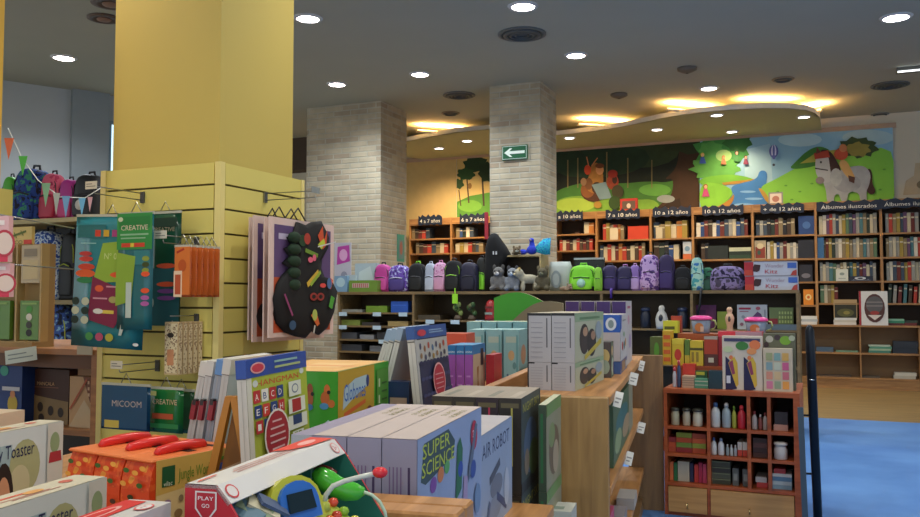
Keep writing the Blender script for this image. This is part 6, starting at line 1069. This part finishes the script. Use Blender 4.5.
ubox(774,788,.50,6,'#b88a7c','pinkish flat box in the rightmost top cubby'); ubox(775,788,.50,12,'#2c2428','dark box stacked on the pinkish one, rightmost top cubby',6*4.65/850+.001)
cc=['#a84a30','#b8502c','#8a2c30','#6a8a3c','#b04a2c','#8a9a3c','#c05a34']; nn=['rust','orange','maroon','green','red-orange','olive','bright orange']
for j,(a,c) in enumerate([(663,676),(676,692),(692,706)]):
    for i in range(4 if j else 3):
        q=(i+2*j)%7; ubox(a+.3,c-.3,.35,4.8,cc[q],'%s flat box, stack %s from left in second cubby row, layer %s from below'%(nn[q],ORD[j],ORD[i]),i*(4.8*4.65/850+.001),grp='flat boxes in the second cubby row')
ubottle(711,717,.35,17,'#c4c8c8','#2a4a8a','white bottle with blue cap, second row left'); ubottle(717.5,724.5,.35,17,'#c8ccd0','#7a8aa8','white bottle with pale blue cap, second row'); 
for i in range(3): ubottle(725.5+3.9*i,729.2+3.9*i,.35,11,['#8a9aa0','#b0b8bc','#98a0a8'][i],'#c8c8c8','tiny paint bottle in second row, %s from the left'%ORD[i],name='paint_bottle')
for i in range(2): ubox(737.5+5*i,742+5*i,.35,14,'#c8c4bc','red and white small carton in the second row, %s one'%['left','right'][i],0,[('r',0,0,1,.45,C('#c84434'))])
for i in range(4): ubox(753,767,.35,4.6,['#4a2a22','#3a201c','#54302a','#3c241e'][i],'dark brown flat box in the second row narrow cubby, layer %s from below'%ORD[i],i*(4.6*4.65/850+.001),grp='dark brown boxes in the narrow cubby')
ubottle(773,788,.35,17,'#b8b4b4','#c8c4c0','large pale tub in the second row right cubby',name='tub',cat='tub',neck=.85)
for i,(a,c,q,n) in enumerate([(664,669,'#b87a3c','amber'),(669.5,673,'#c86a3c','orange'),(673.5,677,'#2c6a40','green'),(677.5,689,'#b0aa98','cream'),(689.5,693,'#2a2c4a','navy'),(694,698,'#c03c34','red'),(698.5,702,'#b02c50','crimson'),(702.5,706,'#c8486a','pink')]):
    ubox(a,c,.19,20-(i%3),q,'%s upright book, %s from left in the bottom left cubby'%(n,ORD[i]),0,[],'book','book',grp='upright books in the bottom left cubby')
for i in range(4): ubox(711.5,730,.19,5.6,['#3a3c2c','#4c5040','#33302a','#484838'][i],'dark olive flat box in the bottom bottle-side cubby, layer %s from below'%ORD[i],i*(5.6*4.65/850+.001),[('r',0,.8,1,.15,C('#7a8060'))],grp='dark olive boxes')
for i in range(2): ubox([732,742][i],[738,748][i],.19,17,'#5a5c58','grey upright box in bottom row, %s one'%['left','right'][i],0,[('r',.2,.3,.6,.4,C('#8a8c84'))])
ubox(756,767,.19,5,'#b83830','red flat box in the bottom narrow cubby'); ubox(755,766,.19,5,'#b0aaa8','pale flat box on the red one, bottom narrow cubby',5*4.65/850+.001)
for i,(c,n) in enumerate([('#7a98ac','steel blue'),('#a8b8c0','pale blue'),('#5a80a0','blue'),('#c0c4c4','white'),('#b03434','red')]): ubox(771.5+(i==4)*2,791-(i==4)*6,.19,[4,3.5,4,3,4.5][i],c,'%s flat pack in bottom right cubby, layer %s from below'%(n,ORD[i]),sum([4,3.5,4,3,4.5][:i])*4.65/850+i*.001,grp='flat packs in the bottom right cubby')
# stepped riser on top
e=empty('display_riser',R(m,UF+.2,UT+.001),-RY,'stepped wooden riser on the cubby cabinet holding colourful boxes','riser')
part('step',(ux0-m+.02,ux1-m-.05,0,.18,0,.112,W_CUBE)); part('step',(ux0-m+.02,ux1-m-.05,.181,.40,0,.29,W_CUBE))
Z1=UT+.001+.112; Z2=UT+.001+.29
def dis(px0,px1,pyt,yp,z0,th,col,name,label,cat,dec=[],grp=None,tilt=0):
    x0,z1,_=on_y(px0,pyt,yp); x1=on_y(px1,pyt,yp)[0]; w,h=x1-x0,z1-z0; b=B(); b.box(0,w,0,th,0,h,C(col,.4)); b.decal(((0,0,0),(1,0,0),(0,0,1),(0,-1,0)),w,h,dec,.0008)
    o=b.build(name,None,R(x0,yp,z0+.0008),-RY); o.rotation_euler=(math.radians(-tilt),0,math.radians(-RY)); return tag(o,label,cat,grp)
Y0=UF+.06
cone=lambda x: [('p',[(x-.13,0),(x+.03,0),(x+.16,.02),(x+.1,.3),(x-.02,.55),(x-.12,.62)],C('#1c1c48')),('p',[(x-.05,.5),(x+.1,.62),(x+.18,.5),(x+.2,.1),(x+.14,.05),(x+.03,.3)],C('#c8a83c')),('p',[(x-.04,.5),(x+.06,.55),(x+.12,.3),(x+.05,.28)],C('#8a3a5a')),('e',x+.02,.6,.05,.04,C('#d87a4a'))]
dis(722,762,336,Y0,UT,.07,'#c8c0b4','party_set','white carton with two navy cones and green and orange pictures','toy set',cone(.2)+cone(.66)+[('r',.05,.9,.9,.06,C('#3a3a60')),('e',.5,.82,.16,.08,C('#3a7a3a')),('e',.82,.84,.14,.09,C('#d8784a')),('e',.74,.72,.12,.06,C('#d8905a')),('r',.1,.12,.1,.14,C('#c8ccd8')),('e',.15,.75,.12,.06,C('#b8c8a0'))])
pc=['#c87a9a','#8aa088','#d89a4a','#c88a78','#c8b088','#c06a7a','#7a98a0','#b8c0b0','#c05a88','#98a078','#7aa0a0','#c8a058']
dis(763,792,348.5,Y0-.01,UT,.07,'#c4b8a4','beads_set','pale carton with pastel squares at the right cabinet end','toy set',[('r',.1+.28*(i%3),.06+.22*(i//3),.22,.18,C(pc[i])) for i in range(12)])
# camo pouch on the pastel set
dis(763,795,333.5,Y0+.075,UT,.08,'#5a5c48','patterned_pouch','green and white leafy patterned pouch behind the pastel carton','pouch',[('e',.2,.9,.12,.06,C('#a8a8a0')),('e',.45,.93,.1,.05,C('#3a2c34')),('e',.7,.88,.18,.08,C('#6a9a30')),('e',.9,.92,.1,.05,C('#a0a894')),('e',.1,.8,.08,.05,C('#3c2a30'))])
dis(708.5,722,371,Y0,UT,.08,'#1f3c48','small_box','dark teal box on the cabinet left of the navy cones','box'); dis(694.5,708,379,Y0,UT,.08,'#4a8a70','small_box','green-blue stacked box on the cabinet','box',[('r',0,.7,1,.12,C('#a8b8a0')),('r',0,.3,1,.12,C('#98b0a0'))]); dis(695,707,371,Y0+.09,UT,.05,'#2c5a3c','small_box','dark green box with yellow top stripe on the cabinet','box',[('r',.1,.75,.7,.2,C('#b8b03c'))])
dis(682,694,376,Y0,UT,.08,'#b8a088','small_box','pale striped box on the cabinet, left part','box',[('r',0,.2+.2*i,1,.06,C('#8a7a68')) for i in range(4)]); dis(682.5,695,364,Y0+.085,UT,.06,'#c03c30','small_box','bright red box behind the pale striped box','box')
for i,(px,c) in enumerate([(674,'#b8bcc4'),(678.5,'#34486a')]):
    x=on_y(px,380,Y0)[0]; bottle(R(x,Y0+.02,UT+.001),.011,.15 if i else .11,c,'#b84a54',['small white glue tube on the cabinet','small blue tube with red cap on the cabinet'][i],name='glue_tube',cat='tube',neck=.6)
Y1=UF+.225
for px0,px1,pyt,c,n,l,dc in [(662.5,671,331,'#c8a02c','toy_box','yellow and orange box at the left end of the riser',[('r',.1,.1+.22*i,.8,.12,C('#c8602c')) for i in range(4)]),(672,683.5,339,'#c8b034','toy_box','yellow box with red print, second on the riser',[('e',.5,.4,.3,.22,C('#b83a2c')),('r',0,.8,1,.2,C('#d0c040'))]),(684.5,689.5,340,'#5a7a34','toy_box','narrow green-yellow box on the riser',[('r',0,0,1,.4,C('#b8a838'))]),
  (690,703,341,'#c8b438','toy_box','yellow box with dark band on the riser, third',[('r',0,.62,1,.1,C('#4a4a20')),('r',.1,.15,.2,.4,C('#8a7a30')),('r',.45,.15,.2,.4,C('#8a7a30'))]),(704,717.5,336.5,'#5a3430','toy_box','brown and orange-red box on the riser beside yellow ones',[('r',.0,.4,1,.5,C('#a8402c')),('r',.3,.12,.4,.16,C('#c8c8b8')),('r',0,.9,1,.1,C('#a8a098'))])]:
    dis(px0,px1,pyt,Y1,Z1,.09,c,n,l,'box',dc,'colourful boxes on the riser step')
dis(663,677.5,321,Y1+.2,Z2,.1,'#c8c838','toy_box','low yellow box on the upper riser step','box',[('r',.1,.3,.7,.25,C('#5a5a20'))])
dis(650,663,337,Y1+.06,Z1,.1,'#5a6a3c','toy_box','olive box with green dot at the riser left end','box',[('e',.5,.5,.2,.3,C('#5a9a3c'))])
dis(671,681,316,Y1+.28,Z2,.05,'#a03a2c','toy_box','small red-brown box behind the low yellow box','box')
dis(718,762,331.5,Y1+.02,Z1,.12,'#a82c3c','toy_box','long flat box with red and pink lid behind the cone carton','box',[('r',0,.85,.4,.15,C('#d83c4c')),('r',.4,.8,.6,.2,C('#b890a0'))]) 
def bucket(px0,px1,pyt,pyb,yp,label):
    x0,z1,_=on_y(px0,pyt,yp); x1=on_y(px1,pyt,yp)[0]; z0=Z2+.001; h=z1-z0; r=(x1-x0)/2; e=empty('toy_bucket',R((x0+x1)/2,yp,z0),-RY,label,'bucket','pink-lidded toy buckets')
    b=B(); b.lathe([(r*.72,0),(r*.76,.004),(r*.92,h*.78)],C('#7a8aa0',.15),18); b.decal(((-r*.5,-r*.9,0),(1,0,0),(0,0,1),(0,-1,0)),r,h,[('e',.45,.35,.4,.25,C('#b8703c')),('r',.55,.1,.3,.3,C('#c8a898'))],.0008); b.build('body',e)
    b=B(); b.lathe([(r*.98,h*.76),(r*1.02,h*.8),(r*1.0,h*.9),(r*.7,h),(.001,h)],C('#e0489a',.3),18); b.build('lid',e)
    b=B(); b.tube([(r*.9,0,h*.75),(r*1.25,0,h*.72),(r*1.35,0,h*.5),(r*1.2,0,h*.28),(r*.85,0,h*.2)],.006,C('#a8b87a',.3),6); b.build('handle',e)
bucket(690,712,315.5,334,UF+.46,'round toy bucket with pink lid, left one on the riser'); bucket(744,768,317,331,UF+.44,'round toy bucket with pink lid, right one on the riser')
def mann(px,pyt,yp,label,c='#c8a88c'):
    x,z1,_=on_y(px,pyt,yp); z0=Z2+.001; h=z1-z0; e=empty('toy_doll',R(x,yp,z0),-RY,label,'doll'); b=B()
    b.lathe([(.02*1.1,0),(.021,.01),(.017,h*.3),(.024,h*.45),(.026,h*.6),(.018,h*.72),(.012,h*.78),(.016,h*.85),(.017,h*.92),(.010,h*.99),(.001,h)],C(c,.4),12); b.build('body',e); b=B(); b.ell((0,-.02,h*.55),(.010,.008,h*.12),C('#3a3230',.5),8); b.build('window',e)
mann(729.5,307,UF+.42,'pale ghost-shaped bottle between the two pink-lidded buckets')
# pieces between gondola and riser
dis(640.5,653,343,UF+.42,Z2-.0,.12,'#b8b4a8','small_box','pale box tops at the far left of riser','box') if False else None
x=on_y(646,327,CF-.35)[0]
# ================= handrail post =================
p=P(811,325,4.3); zt=p.z; e=empty('handrail_post',(p.x,p.y,0),-RY,'tall dark metal handrail post with a rounded top, right side','post'); e.rotation_euler=(0,math.radians(-1.3),math.radians(-RY)); e.location.x+=.018
MT=C('#1b222c',.35,.1,9,.6)
b=B(); b.lathe([(.021,.012),(.023,.9*zt),(.022,.97*zt),(.015,zt-.008),(.006,zt),(.001,zt+.001)],MT,16); b.build('post',e)
b=B(); b.lathe([(.05,.012),(.05,.02),(.024,.03)],MT,16); b.build('base_plate',e)
for z in (.62,.33): b=B(); b.tube([(-.015,0,z),(-.055,0.0,z)],.006,MT,6); b.build('bracket',e)
b=B(); b.tube([(-.01,-.021,.80),(.012,-.021,.80)],.004,C('#b8bcc0',.2,.05,9,.9),6); b.build('bolt',e)
b=B(); b.box(-.073,-.045,-.01,.01,.012,.66,C('#4c5a64',.3,.05,9,.4)); b.build('side_bar',e)
